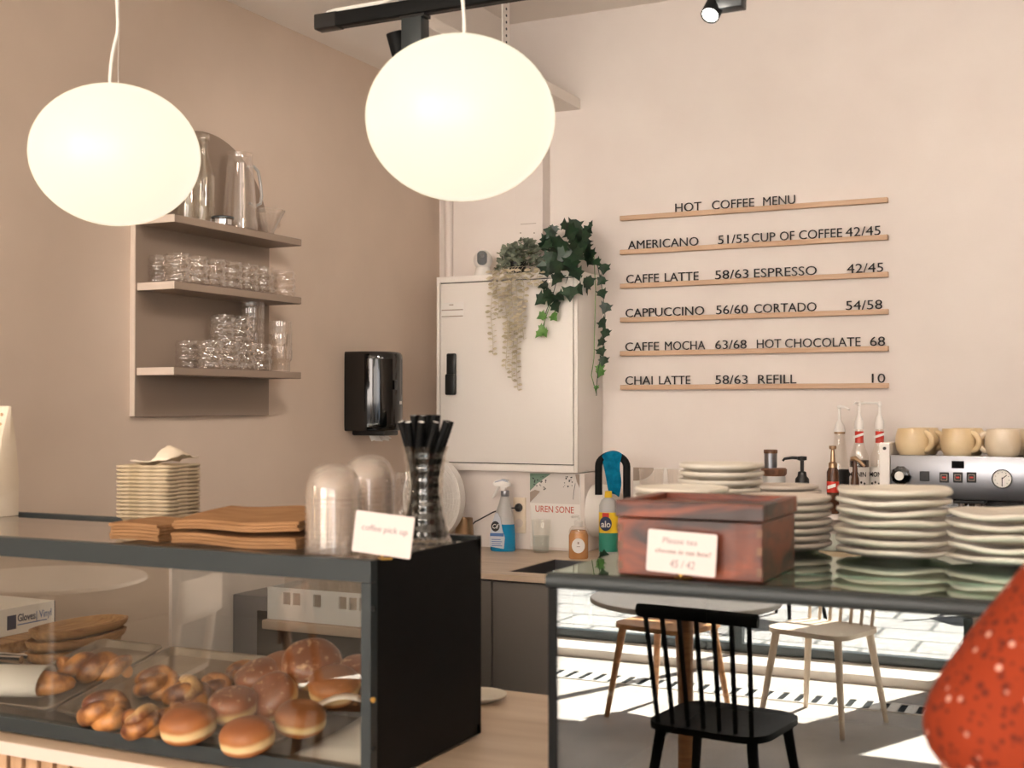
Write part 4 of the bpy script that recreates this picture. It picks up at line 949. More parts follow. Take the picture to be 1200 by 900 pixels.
price_card('white card reading coffee pick up in front of the clear dome lids', 412, 604, 481, 649, 1.634, (('coffee pick up', .13, .55, .010, .78, 'pale_ink'),), 0, -.1, math.radians(4))
price_card('white card with handwriting about tea in front of the red wooden box', 757, 629, 838, 674, 1.630, (('Please tea', .22, .70, .0085, .50, 'pale_ink'), ('choose in tea box?', .12, .46, .007, .80, 'mid_ink'), ('45 / 42', .34, .14, .011, .36, 'pale_ink')), 0, -.06, math.radians(2.5))

# kraft bag bundles
def bag_bundle(label, loc, w_, d_, h_, rot, n, fold=0):
    t_ = thing('bag_bundle', label, 'paper bags', loc, 0, 'kraft bag bundles'); t_.rotation_euler = rot
    lay = h_ / n
    for k in range(n):
        q = MB(); X_ = [w_ * i / 12 for i in range(13)]; e = RN.uniform(-.002, .002)
        def zz(x, y, k=k): return lay * k + .002 * math.sin(x * 30 + y * 20) + fold * (y / d_) * .012
        top = [[(x + e, y + e, zz(x, y) + lay * .92) for x in X_] for y in [d_ * j / 6 for j in range(7)]]
        bot = [[(x + e, y + e, zz(x, y) + .0004) for x in X_] for y in [d_ * j / 6 for j in range(7)]]
        q.rings(top, False, False, closed=False); q.rings(bot, False, False, closed=False)
        for A_, B_ in ((top[0], bot[0]), (top[-1], bot[-1])): q.rings([A_, B_], False, False, closed=False)
        for i in (0, -1): q.rings([[r_[i] for r_ in top], [r_[i] for r_ in bot]], False, False, closed=False)
        bmesh.ops.remove_doubles(q.bm, verts=q.bm.verts, dist=.0003)
        q.build('bag', 'kraft', t_, smooth=40)
    return t_
bag_bundle('lower bundle of folded kraft paper bags at the front edge of the pastry case', (-1.462, 1.668, zt + .002), .258, .16, .018, (0, 0, 0), 3)
bag_bundle('upper bundle of folded kraft paper bags leaning up at the rear', (-1.462, 1.672, zt + .025), .254, .16, .016, (.04, -.02, .03), 3, .6)
bag_bundle('short kraft paper bag bundle left of the two stacked bundles', (-1.598, 1.664, zt + .002), .105, .15, .029, (0, 0, .05), 5)
# cream paper boats stack
p = on_top(188, 610); bx0, by0 = onY(137, 600, 1.925).x, 1.925
pb = None; cnt = 14; PT = .0077
for k in range(cnt):
    loc = (bx0 + .062, by0 + .052, zt + PT * k); lab = 'cream paper food tray, %s from the bottom of the stack' % (ORD + ['thirteenth', 'topmost'])[k]
    if k == cnt - 1: lab = 'topmost cream paper food tray with a raised crumpled edge'
    if pb is None:
        pb = thing('paper_tray', lab, 'food tray', loc, 0, 'cream paper food trays'); q = MB()
        def rr4(e, z, wob=0): return [(x, y, z + wob * math.sin(x * 90 + y * 70)) for x, y in rrect(-.068 + e, .068 - e, -.055 + e, .055 - e, .012, 4)]
        q.rings([rr4(.012, 0), rr4(.006, .0095), rr4(.0005, .0125, .0012), rr4(0, .0155, .0012), rr4(.001, .0165, .0012), rr4(.007, .0125), rr4(.0135, .0012)]); q.build('tray_body', 'bowl_paper', pb, smooth=30)
        q = MB().prism([(-.018, .016), (.018, .016), (.008, -.004), (-.008, -.004)], .0615, .0625, 'x'); q.build('notch_flap', 'bag_cream', pb, smooth=0)
    else: dup(pb, loc, RN.uniform(-.05, .05) if k < cnt - 1 else .06, lab)
t_ = thing('paper_liner', 'crumpled cream paper liner on top of the food tray stack', 'paper liner', (bx0 + .075, by0 + .055, zt + PT * cnt + .0075))
q = MB(); q.rings([[(x, y, .006 + .010 * math.sin(x * 55 + 1) * math.cos(y * 40) + .022 * (x > .005) * (1 - abs(y) / .06) + .004 * RN.random()) for x in [-.05 + .1 * i / 14 for i in range(15)]] for y in [-.045 + .09 * j / 10 for j in range(11)]], False, False, closed=False)
q.build('sheet', 'bag_cream', t_, smooth=60, solid=.001)
# cream bag at the picture's left
p = onY(16, 600, 1.9); t_ = thing('printed_bag', 'tall cream paper bag with tan printed edge on the left end of the case', 'paper bag', (p.x - .165, 1.90, zt))
q = MB(); q.rings([[(x + dx, y + .035, z) for x, y in ((0, -.028 + yy), (.11, -.028 + yy), (.114, 0), (.11, .028 - yy), (0, .028 - yy), (-.004, 0))] for z, yy, dx in ((0, 0, 0), (.08, 0, .001), (.16, .008, .0), (.235, .026, .003))]); q.build('bag', 'bag_cream', t_, smooth=20)
q = MB()
for k in range(11): 
    yy = .0 if k < 4 else .026 * max(0, (k * .021 - .08)) / .155
    q.prism(circ(.098, .012 + .0205 * k, .0045, 6, .0038), .0055 + yy * .95, .0065 + yy * .95)
q.build('print', 'bag_print', t_, smooth=0)

# ---------------------------------------------------------------- right display case
GX0, GX1, GB = -.738, 1.3, 2.335
gc = thing('display_case', 'glass-fronted black display case reflecting the street, right of the pastry case', 'display case', (GX0, CF, WZ + .001))
W, D, H = GX1 - GX0, GB - CF, ZT - WZ - .001
q = MB().prism(rrect(-.012, .012, H - .021, H, .009), 0, W, 'x'); q.build('front_bar', 'black_gray', gc, smooth=40)
for xa in (0, W - .014): MB().box(xa, xa + .014, -.004, D, 0, H - .0215, .002).build('side_panel', 'black', gc, smooth=0)
q = MB().box(.0142, W - .0142, D - .012, D, 0, H - .006); q.build('back_panel', 'black', gc, smooth=0)
MB().box(.0142, W - .0142, .01, D - .0125, 0, .012).build('base_plate', 'black', gc, smooth=0)
MB().box(.0142, W - .0142, -.002, .003, .001, H - .0215).build('front_pane', 'case_front', gc, smooth=0)
MB().box(0, W, .0125, D, H - .006, H - .0002).build('top_pane', 'case_top', gc, smooth=0)
MB().box(.02, W - .02, .06, D - .03, .17, .175).build('glass_shelf', 'pane', gc, smooth=0)
MB().box(.03, .055, .012, .03, H - .075, H - .027, .004).build('bracket', 'black_gray', gc, smooth=0)
q = MB().box(.2, W - .1, .268, .282, H - .016, H - .008); ls = q.build('led_strip', 'lbl_white', gc, smooth=0)
q = MB()
x = .21
while x < W - .11: q.cyl((x, .275, H - .0078), (x, .275, H - .0066), .0024, n=8); x += .0165
q.build('led_dots', 'led', ls, smooth=0)['kind'] = 'stuff'

ll = bpy.data.lights.new('led_light', 'AREA'); ll.shape = 'RECTANGLE'; ll.size = W - .32; ll.size_y = .012; ll.energy = .9; ll.color = (1, .97, .9)
lo = bpy.data.objects.new('led_light', ll); C.objects.link(lo); lo.parent = gc; lo.location = (W / 2 + .05, .275, H - .0062); lo.rotation_euler = (PI, 0, 0)
# red acacia tea box
bx0, bx1, byf, byb = -.645, -.434, 1.645, 1.835
t_ = thing('tea_box', 'reddish wooden tea box with a framed lid on the display case', 'box', (bx0, byf, zt))
W, D, H = bx1 - bx0, byb - byf, .104
MB().box(.003, W - .003, .003, D - .003, 0, .079, .0015).build('body', 'tea_wood', t_, smooth=0)
q = MB().box(0, W, 0, .016, .081, H, .0015).box(0, W, D - .016, D, .081, H, .0015).box(0, .016, .0162, D - .0162, .081, H, .0015).box(W - .016, W, .0162, D - .0162, .081, H, .0015).box(.016, W - .016, .016, D - .016, .081, H - .008)
q.build('lid', 'tea_wood', t_, smooth=0)
for zz in (.008, .036, .06):
    for xa in (.0025, W - .010): MB().box(xa, xa + .0075, .0022, .0032, zz, zz + .011).build('corner_joint', 'brown_wood', t_, smooth=0)

# plates on the glass top
def plate_proto(name, label, r, h, loc, grp, m, wavy):
    t_ = thing(name, label, 'plate', loc, 0, grp)
    prof = [(r * .55, 0), (r * .60, .003), (r * .86, h * .42), (r * .975, h * .70), (r, h * .86), (r, h + .001), (r * .985, h + .003), (r * .95, h + .0015), (r * .82, h * .74), (r * .5, .0065), (.001, .0065)]
    q = MB().lathe(prof, 56, cap1=False)
    if wavy:
        for v in q.bm.verts:
            a = math.atan2(v.co.y, v.co.x); f = min(1, math.hypot(v.co.x, v.co.y) / r) ** 3
            v.co.z += f * wavy * (math.sin(3 * a + .6) + .6 * math.sin(5 * a + 2)); k = 1 + .02 * f * math.sin(4 * a + 1); v.co.x *= k; v.co.y *= k
    q.build('dish', m, t_, smooth=50); return t_
def stack(name, what, x, y, r, h, pitch, n, m, grp, wavy=0, jit=.003):
    pr = None
    for k in range(n):
        pos = ('top' if k == n - 1 else 'bottom' if k == 0 else ORD[n - 1 - k] + ' from the top')
        lab = '%s plate of the %s' % (pos, what); loc = (x + RN.uniform(-jit, jit), y + RN.uniform(-jit, jit), zt + pitch * k)
        if pr is None: pr = plate_proto(name, lab, r, h, loc, grp, m, wavy)
        else: dup(pr, loc, RN.uniform(0, 6), lab, grp)
def ctr(px, t_):
    d = ray(px, 560); f = d.dot(_M @ Vector((0, 0, -1))); return EYE + d * (t_ / f)
a = ctr(798, 2.02); stack('white_plate', 'low stack right behind the red wooden box', a.x, a.y, .075, .013, .0128, 8, 'plate', 'smooth plates behind the tea box')
b_ = ctr(845, 2.30); stack('white_plate', 'tallest stack behind the red wooden box', b_.x, b_.y, .077, .014, .0142, 9, 'plate', 'smooth plates behind the tea box')
c_ = ctr(920, 2.06); stack('white_plate', 'stack at the right side of the wooden box', c_.x, c_.y, .074, .013, .0122, 7, 'plate_gray', 'smooth plates beside the tea box')
d_ = ctr(920, 2.30); stack('white_plate', 'grey-rimmed rear stack below the black pump', d_.x, d_.y, .062, .010, .0098, 9, 'plate_gray', 'smooth plates at the rear')
e_ = ctr(1047, 1.97); stack('stoneware_plate', 'large wavy stack below the syrup bottles', e_.x, e_.y, .0885, .013, .0152, 7, 'plate', 'wavy stoneware plates', .0014, .004)
f_ = ctr(1182, 1.88); stack('stoneware_plate', 'wavy stack beside the red dress', f_.x, f_.y, .088, .013, .0158, 5, 'plate', 'wavy stoneware plates', .0018, .004)

# ---------------------------------------------------------------- riser with bottles, pumps, jar
rz = 1.13; p0, p1 = onY(872, 560, 4.4), onY(1036, 560, 4.4)
t_ = thing('riser_shelf', 'white riser shelf holding the syrup bottles, mostly hidden behind plates', 'shelf', (p0.x, 4.3, WB))
W = p1.x - p0.x
MB().box(0, W, 0, .355, rz - WB - .018, rz - WB, .001).build('top', 'wall_white', t_, smooth=0)
for x in (0, W - .018): MB().box(x, x + .018, .01, .35, 0, rz - WB - .0185).build('leg', 'wall_white', t_, smooth=0)
def monin(label, px, y, zo, spout, dark):
    p = onY(px, 540, y); t_ = thing('syrup_bottle', label, 'bottle', (p.x, y, zo), 0, 'syrup bottles with pumps')
    hz = lambda py: onY(px, py, y).z - zo; r = .034
    top = hz(503); MB().lathe([(r * .95, 0), (r, .005), (r, hz(541)), (r * .93, hz(534)), (r * .6, hz(524)), (r * .42, hz(514)), (r * .40, top)], 28, cap1=False).build('body', 'glass', t_)
    MB().lathe([(r * .92, .006), (r * .96, .008), (r * .96, hz(539 if dark else 552)), (.002, hz(539 if dark else 552))], 24, cap1=False).build('syrup', 'dark_syrup' if dark else 'syrup', t_)
    MB().lathe([(r * 1.01, max(.01, hz(580))), (r * 1.015, hz(547))], 28, cap0=False, cap1=False).build('label_panel', 'lbl_white', t_)
    lb = MB().lathe([(r * .425, hz(519)), (r * .43, hz(505.5))], 24, cap0=False, cap1=False).build('neck_label', 'red_lbl', t_)
    MB().prism([(-.017, hz(514)), (.017, hz(510)), (.017, hz(507)), (-.017, hz(511))], -r * .46, -r * .40).build('neck_stripe', 'lbl_white', lb, smooth=0)
    MB().lathe([(r * .46, hz(503)), (r * .48, hz(501)), (r * .46, hz(495)), (r * .28, hz(488)), (.0055, hz(486)), (.0045, hz(476)), (.007, hz(475)), (.007, hz(471)), (.001, hz(470))], 24, cap1=False).build('pump', 'white_plastic', t_)
    dx, dyy = spout; MB().tube([(0, 0, hz(472.5)), (dx * .7, dyy * .7, hz(472)), (dx, dyy, hz(474))], [.005, .004, .0035], 8).build('spout', 'white_plastic', t_)
    text('brand_print', 'MONIN', 'ink', t_, -r * .86, hz(558), r * 1.72, .017, y=-r * 1.04, thick=.0006, bold=.01)
    q = MB()
    for k in range(5): q.ell((-r * .6 + .011 * k, -r * .98, hz(566) + .004 * (k % 2)), .0035, .0015, .0045, 8, 6)
    q.build('fruit_print', 'ink', t_); return t_
monin('tall syrup bottle with dark syrup, second from the espresso machine', 1007, 4.46, rz, (-.012, -.03), True)
monin('tall clear syrup bottle with its pump spout pointing left, nearest the espresso machine', 1031, 4.5, rz, (-.075, .0), False)
p = onY(984, 540, 4.56); y = 4.56; hz = lambda py: onY(984, py, y).z - rz
t_ = thing('syrup_bottle', 'slim clear bottle with a white pump at the rear left of the syrup bottles', 'bottle', (p.x, y, rz), 0, 'syrup bottles with pumps')
MB().lathe([(.03, 0), (.033, .005), (.033, hz(548)), (.026, hz(536)), (.022, hz(520)), (.0185, hz(510)), (.018, hz(508))], 24, cap1=False).build('body', 'glass', t_)
MB().lathe([(.0335, hz(570)), (.034, hz(550))], 24, cap0=False, cap1=False).build('label_panel', 'ink', t_)
MB().lathe([(.019, hz(508.5)), (.0195, hz(506))], 24, cap0=False, cap1=False).build('neck_ring', 'gold', t_)
MB().lathe([(.02, hz(506)), (.017, hz(499)), (.011, hz(495)), (.005, hz(492)), (.0045, hz(479)), (.008, hz(478)), (.008, hz(475.5)), (.001, hz(475))], 20, cap1=False).build('pump', 'white_plastic', t_)
MB().tube([(0, 0, hz(476.5)), (.02, -.01, hz(477)), (.038, -.02, hz(480))], [.0055, .0045, .0035], 8).build('spout', 'white_plastic', t_)
p = onY(976, 560, 4.335); y = 4.335; hz = lambda py: onY(976, py, y).z - rz
t_ = thing('sauce_bottle', 'small brown pump bottle with red and white label in front of the syrup bottles', 'bottle', (p.x, y, rz))
MB().lathe([(.019, 0), (.0205, .003), (.0205, hz(553)), (.014, hz(548)), (.012, hz(546))], 24).build('body', 'brown_bottle', t_)
lb = MB().lathe([(.0209, hz(577)), (.0209, hz(564))], 24, cap0=False, cap1=False).build('label_panel', 'red_lbl', t_)
MB().prism([(-.014, hz(573)), (.014, hz(570)), (.014, hz(566)), (-.014, hz(569))], -.0222, -.0195).build('label_stripe', 'lbl_white', lb, smooth=0)
MB().lathe([(.0145, hz(548)), (.0145, hz(543)), (.009, hz(541)), (.006, hz(527)), (.012, hz(526)), (.0125, hz(522.5)), (.001, hz(522))], 20, cap1=False).build('pump', 'gold', t_)
p = onY(1001, 560, 4.32); y = 4.335; hz = lambda py: onY(1001, py, y).z - rz
t_ = thing('sauce_bottle', 'brown pump top with a slanted spout in front of the dark syrup bottle', 'bottle', (p.x, y, rz))
MB().lathe([(.012, 0), (.014, .003), (.0135, hz(562)), (.009, hz(555)), (.0075, hz(540))], 20).build('body', 'brown_bottle', t_)
MB().tube([(-.014, 0, hz(538)), (0, 0, hz(537)), (.018, -.006, hz(541)), (.034, -.012, hz(546))], [.007, .009, .006, .0045], 10).build('spout', 'gold', t_)
p = onY(940, 560, 4.40); y = 4.40; hz = lambda py: onY(940, py, y).z - rz
t_ = thing('pump_bottle', 'black soap-style pump bottle with a long left-pointing nozzle behind the plates', 'bottle', (p.x, y, rz))
MB().lathe([(.024, 0), (.026, .003), (.026, hz(572)), (.024, hz(568))], 24).build('body', 'black_gray', t_)
MB().lathe([(.0245, hz(568)), (.0235, hz(561)), (.016, hz(558)), (.014, hz(553)), (.0065, hz(552)), (.0065, hz(540)), (.016, hz(539)), (.0165, hz(535)), (.001, hz(534.5))], 24, cap1=False).build('pump', 'black_plastic', t_)
MB().tube([(0, 0, hz(537)), (-.035, -.0, hz(536.6)), (-.062, 0, hz(538)), (-.068, 0, hz(540.5))], [.006, .005, .0045, .004], 10).build('nozzle', 'black_plastic', t_)
p = onY(907, 560, 4.45); y = 4.45; hz = lambda py: onY(907, py, y).z - rz
t_ = thing('glass_jar', 'ribbed clear jar with a dark wooden lid behind the plates', 'jar', (p.x, y, rz))
MB().lathe([(.038, 0), (.04, .004), (.04, hz(559)), (.036, hz(557))], 40, mod=lambda a, r, z: r * (1 + .02 * math.cos(22 * a)) if r > .037 else r).build('jar_body', 'frosted', t_)
MB().lathe([(.039, hz(557.5)), (.045, hz(555)), (.046, hz(550)), (.042, hz(548.5)), (.001, hz(548.5))], 32, cap1=False).build('lid', 'brown_wood', t_)
t_ = thing('steel_shaker', 'small steel shaker with a wooden cap standing on the jar lid', 'shaker', (p.x - .012, y, rz + hz(548.3)))
h_ = hz(527) - hz(548.3); MB().lathe([(.0225, 0), (.0225, h_ * .82), (.024, h_ * .83)], 28, cap1=False).build('body', 'steel', t_)
MB().lathe([(.0243, h_ * .8), (.0243, h_ * .97), (.023, h_), (.001, h_)], 28, cap1=False).build('cap', 'brown_wood', t_)
p = onY(776, 560, 4.45); t_ = thing('plastic_cup', 'clear plastic cups standing behind the smooth plates by the back wall', 'cup', (p.x - .06, 4.5, WB))
zz = onY(760, 546, 4.5).z - WB
MB().lathe([(.035, 0), (.046, zz - .02), (.048, zz - .018), (.048, zz - .01)], 28, cap1=False).build('cup_body', 'lid_plastic', t_)
dup(t_, (p.x + .045, 4.52, WB), 0, 'second clear plastic cup by the back wall, nearer the tallest plates')
t_['label'] = 'clear plastic cup by the back wall, nearer the black faucet'

# ---------------------------------------------------------------- espresso machine with mugs
EY = 3.93; c0 = onY(1043, 533, EY); EX0 = c0.x; ez = c0.z; eb = onY(1043, 583, EY).z; EX1 = .15
t_ = thing('espresso_machine', 'brushed steel espresso machine with gauge and lit buttons at the picture edge', 'espresso machine', (EX0, EY, WB))
W = EX1 - EX0; zt_ = ez - WB; zb_ = eb - WB
fp = MB().box(0, W, 0, .02, zb_, zt_, .003).build('front_panel', 'steel', t_, smooth=30)
MB().box(0, W, .0205, .5, zt_ - .03, zt_ - .004, .002).build('cup_tray', 'steel', t_, smooth=0)
MB().box(.0, W, .10, .5, .06, zt_ - .031).build('body', 'chrome', t_, smooth=0)
MB().box(0, W, -.02, .5, 0, .058, .004).build('drip_tray', 'steel', t_, smooth=0)
q = MB().box(-.032, -.001, .0, .48, 0.02, onY(1043, 519, EY).z - WB, .003); sp_ = q.build('side_panel', 'metal_paint', t_, smooth=0)
MB().cyl((-.016, -.003, onY(1043, 525.5, EY).z - WB), (-.016, 0, onY(1043, 525.5, EY).z - WB), .005, n=14).build('screw', 'ink', sp_)
def E(px, py): v = onY(px, py, EY); return v.x - EX0, v.z - WB
x, z = E(1056, 557); kn = MB().lathe([(.028, 0), (.028, .012), (.022, .016), (.001, .016)], 30, cap1=False, mod=lambda a, r, zz: r * (1 + .05 * math.cos(10 * a))).xf(Matrix.Translation((x, 0, z)) @ Matrix.Rotation(PI / 2, 4, 'X')).build('steam_knob', 'black_gloss', t_)
MB().cyl((x - .003, -.0165, z - .001), (x - .003, -.0195, z - .001), .0135, n=24).build('knob_cap', 'lbl_white', kn)
x, z = E(1083.5, 558); MB().box(x - .014, x + .014, -.003, 0, z - .015, z + .015, .002).build('switch', 'black_plastic', t_, smooth=0)
for px in (1106.5, 1122.5, 1138.5):
    x, z = E(px, 559.5); bt = MB().box(x - .0135, x + .0135, -.003, 0, z - .0155, z + .0155, .002).build('button', 'black_plastic', t_, smooth=0)
    q = MB().box(x - .0075, x + .0075, -.0037, -.0031, z - .009, z - .0075).box(x - .0075, x + .0075, -.0037, -.0031, z + .0075, z + .009).box(x - .009, x - .0075, -.0037, -.0031, z - .009, z + .009).box(x + .0075, x + .009, -.0037, -.0031, z - .009, z + .009); q.build('button_ring', 'taupe_print', bt, smooth=0)
    MB().box(x - .005, x + .005, -.0038, -.0031, z - .0025, z + .0025).build('button_mark', 'red_lbl', bt, smooth=0)
x, z = E(1122.5, 544.5); MB().box(x - .0175, x + .0175, -.003, 0, z - .011, z + .011, .001).build('display', 'black_gloss', t_, smooth=0)
x, z = E(1174.5, 561); mt = Matrix.Translation((x, 0, z)) @ Matrix.Rotation(PI / 2, 4, 'X')
gg = MB().lathe([(.0285, 0), (.0285, .009), (.0255, .009), (.0255, .004)], 32, cap0=False, cap1=False).xf(mt).build('gauge_bezel', 'chrome', t_)
MB().lathe([(.0258, .001), (.0258, .0042), (.001, .0042)], 32, cap1=False).xf(mt).build('gauge_dial', 'lbl_white', gg)
q = MB().box(x - .0012, x + .0012, -.0062, -.0052, z - .022, z + .004).xf(Matrix.Identity(4)); q.tube([(x, -.0058, z), (x + .013, -.0058, z + .011)], .0012, 6)
for i in range(9):
    a = -PI * .75 + i * PI * 1.5 / 8 + PI / 2; q.box(x + .019 * math.cos(a) - .001, x + .019 * math.cos(a) + .001, -.0056, -.0046, z + .019 * math.sin(a) - .001, z + .019 * math.sin(a) + .001)
q.build('gauge_hand', 'ink', gg, smooth=0)
for px in (1135, 1245):
    x, z = E(px, 590); gh = MB().lathe([(.03, -.02), (.034, 0), (.034, .03), (.036, .032), (.036, .05)], 28, c=(x, .05, z - .01)).build('group_head', 'chrome', t_)
    MB().box(x - .045, x + .045, .012, .09, zb_ - .012, zb_ - .001, .003).build('group_cover', 'black_plastic', gh, smooth=0)
    MB().tube([(x - .01, .02, z - .02), (x - .025, -.05, z - .035), (x - .035, -.13, z - .055)], [.010, .014, .017], 14).build('portafilter_handle', 'black_plastic', gh)
mug0 = None
mugs = [(1070, 3.995, 'mug', 'first'), (1123, 3.995, 'mug', 'second'), (1175, 3.995, 'mug_pale', 'third'), (1228, 3.995, 'mug', 'fourth')]
def mk_mug(label, loc, m):
    t_ = thing('mug', label, 'mug', loc, 0, 'stoneware mugs on the espresso machine')
    pr = [(.037, 0), (.041, .004), (.048, .018), (.0515, .04), (.050, .062), (.046, .079), (.045, .083), (.0425, .083), (.046, .062), (.0475, .04), (.040, .012), (.001, .009)]
    MB().lathe(pr, 44, cap1=False, mod=lambda a, r, z: r * (1 + .018 * math.sin(3 * a + z * 60) + .01 * math.sin(7 * a))).build('body', m, t_, smooth=70)
    q = MB().tube([(.045 + .024 * math.sin(a) - .002, 0, .044 + .026 * math.cos(a)) for a in [-.25 + (PI + .5) * i / 14 for i in range(15)]], .0085, 12); q.build('handle', m, t_, smooth=70); return t_
zt2 = WB + zt_ - .0035
for row, yy in (('front', 0), ('rear', .125)):
    for px, y, m, o_ in mugs:
        p = onY(px, 530, y); xx = p.x + (.012 if yy else 0)
        lab = '%s %s mug from the left in the %s row on the espresso machine' % (o_, 'pale stoneware' if m == 'mug_pale' else 'cream stoneware', row)
        if m == 'mug_pale': mk_mug(lab, (xx, y + yy, zt2), m).rotation_euler = (0, 0, PI + .25)
        elif mug0 is None: mug0 = mk_mug(lab, (xx, y + yy, zt2), m); mug0.rotation_euler = (0, 0, -.5)
        else: dup(mug0, (xx, y + yy, zt2), -.5 + RN.uniform(-.15, .15), lab)

# ---------------------------------------------------------------- pendant lamps and track lighting
def pendant(label, px, py, y, a_, c_, cordpx, at=None, gm='globe'):
    p = at or onY(px, py, y); t_ = thing('pendant_lamp', label, 'pendant lamp', p)
    MB().ell((0, 0, 0), a_, a_, c_, 64, 40).build('globe', gm, t_, smooth=80)
    MB().lathe([(.001, c_ - .004), (.014, c_ - .003), (.014, c_ + .001), (.006, c_ + .004), (.004, c_ + .005)], 24).build('cap', 'cord', t_)
    L = ZC - p.z; pts = [(0, 0, c_ + .003 + (L - c_ - .003) * i / 48) for i in range(49)]
    pts = [(x_ + cordpx[1] * max(0, 1 - (i / 5.0) ** 2) + cordpx[0] * math.exp(-((i - 6) / 2) ** 2), y_, z_) for i, (x_, y_, z_) in enumerate(pts)]
    MB().tube(pts, .0032, 8).build('cord', 'cord', t_)
    MB().tube([(.006, 0, c_), (.006, 0, L)], .0009, 6).build('steel_wire', 'chrome', t_)
    MB().lathe([(.055, L - .028), (.06, L - .02), (.06, L)], 28).build('ceiling_rose', 'cord', t_)
    return t_
pendant('glowing white globe pendant lamp in front of the glass shelves', 135.5, 182, 1.86, .162, .137, (.004, -.016))
pendant('larger glowing white globe pendant lamp in front of the white ceiling board', 539.5, 139, 1.93, .166, .143, (-.003, .008))
pendant('added unseen globe lamp brightening the white round table mirrored in the pastry case', 0, 0, 0, .165, .14, (0, 0), Vector((-4.0, -.45, 2.0)), 'globe_fill')  # unseen lamp, added to brighten the mirrored table and chair
TY = 2.58; p = onY(378, 27, TY); tx0 = p.x; tz = p.z; tx1 = 1.7
t_ = thing('lighting_track', 'long black lighting track hung under the ceiling behind the pendant lamps', 'lighting track', (tx0, TY, tz))
MB().prism(rrect(-.018, .018, -.0175, .0175, .003, 2), 0, tx1 - tx0, 'x').build('rail', 'black', t_, smooth=30)
MB().prism(rrect(-.0195, .0195, -.019, .019, .004, 2), -.012, .05, 'x').build('end_cap', 'black_plastic', t_, smooth=30)
MB().box(.06, tx1 - tx0, -.006, .006, -.0185, -.0172).build('slot', 'ink', t_, smooth=0)
h0 = onY(478, 10, TY).x - tx0
for k in range(3):
    hx = h0 + .85 * k
    hg_ = MB().cyl((hx, 0, .018), (hx, 0, ZC - tz), .003, n=8).build('hanger', 'steel', t_)
    MB().box(hx - .02, hx + .02, -.012, .012, .0176, .026, .002).build('clamp', 'steel', hg_, smooth=0)
a, b_ = onY(384, 20, TY), onY(450, 10, TY); 
cb = MB().tube([(.015, 0, .022), (.04, 0, .0255), (b_.x - tx0, 0, .0265), (h0 - .04, 0, .034), (h0 - .015, 0, .055), (h0 - .008, 0, .10), (h0 - .006, 0, ZC - tz)], .006, 10).build('supply_cable', 'cord', t_); cb['label'] = 'white supply cable on top of the track'
def spot(label, px, side, lit):
    p = onY(px, 40, TY); t_ = thing('spotlight', label, 'spotlight', (p.x, TY, tz - .0185), 0, 'black track spotlights')
    hb = .105
    MB().box(-.028, .028, -.02, .02, -hb, -.008, .003).build('adapter', 'black_gray', t_, smooth=30)
    MB().box(-.034, .034, -.017, .017, -.0085, 0, .002).build('connector', 'black_plastic', t_, smooth=0)
    return t_
t_ = spot('black track spotlight partly behind the larger glowing globe', 486.5, -1, 0)
mt = Matrix.Translation((-.045, 0, -.075)) @ Matrix.Rotation(math.radians(18), 4, 'X') @ Matrix.Rotation(math.radians(-8), 4, 'Y')
MB().lathe([(.018, .042), (.0205, .04), (.0215, -.05), (.019, -.05), (.018, -.045)], 28, cap0=True, cap1=False).xf(mt).build('head', 'black', t_)
MB().cyl((0, 0, -.047), (0, 0, -.044), .0175, n=24).xf(mt).build('lamp_lens', 'lens', t_); MB().cyl((-.03, 0, -.07), (-.02, 0, -.07), .008, n=12).build('pivot', 'black_plastic', t_)
p = onY(857, 10, TY); t2 = spot('black track spotlight with its lit lens facing down at the top of the picture', 857, -1, 1)
tl = onY(832, 18, TY - .02); lx, ly, lz = tl.x - t2.location.x, -.02, tl.z - t2.location.z
for ch in list(t2.children): 
    ch.scale = (1, 1, (-(lz + .012)) / .105 if ch.name.startswith('adapter') else 1)
dv = Vector((-.10, -.62, -.72)).normalized(); mt = Matrix.Translation((lx, ly, lz)) @ (dv.to_track_quat('-Z', 'Y').to_matrix().to_4x4())
MB().lathe([(.0165, .1), (.0195, .098), (.0205, 0), (.0172, 0), (.0165, .006)], 28, cap0=True, cap1=False).xf(mt).build('head', 'black', t2)
MB().cyl((0, 0, .002), (0, 0, .006), .0168, n=24).xf(mt).build('lamp_lens', 'lens', t2); MB().cyl((lx, ly, lz + .05), (0, 0, lz + .05), .008, n=12).build('pivot', 'black_plastic', t2)

def beam(o, at, target, e, ang=100):
    l = bpy.data.lights.new('spot_beam', 'SPOT'); l.energy = e; l.color = (1.0, .88, .78); l.spot_size = math.radians(ang); l.spot_blend = .9; l.shadow_soft_size = .08
    lo = bpy.data.objects.new('spot_beam', l); C.objects.link(lo); lo.parent = o; lo.location = at
    lo.rotation_euler = (Vector(target) - (o.location + Vector(at))).to_track_quat('-Z', 'Y').to_euler()
BEAM = 26
beam(t2, Vector((lx, ly, lz)) + dv * .03, (-1.0, YB, 1.75), BEAM)
beam(t_, (-.05, .05, -.14), (-2.45, 4.0, 1.5), 24, 120)
for k, x in enumerate((.15, 1.1)):  # out-of-view spots added along the track to light the back wall
    r_ = dup(t2, (x, TY, t2.location.z), 0, ('added unseen track spotlight above the espresso machine', 'added unseen track spotlight at the far right end of the track')[k])
    beam(r_, Vector((lx, ly, lz)) + dv * .03, (x - .1, YB, 1.7), 14)

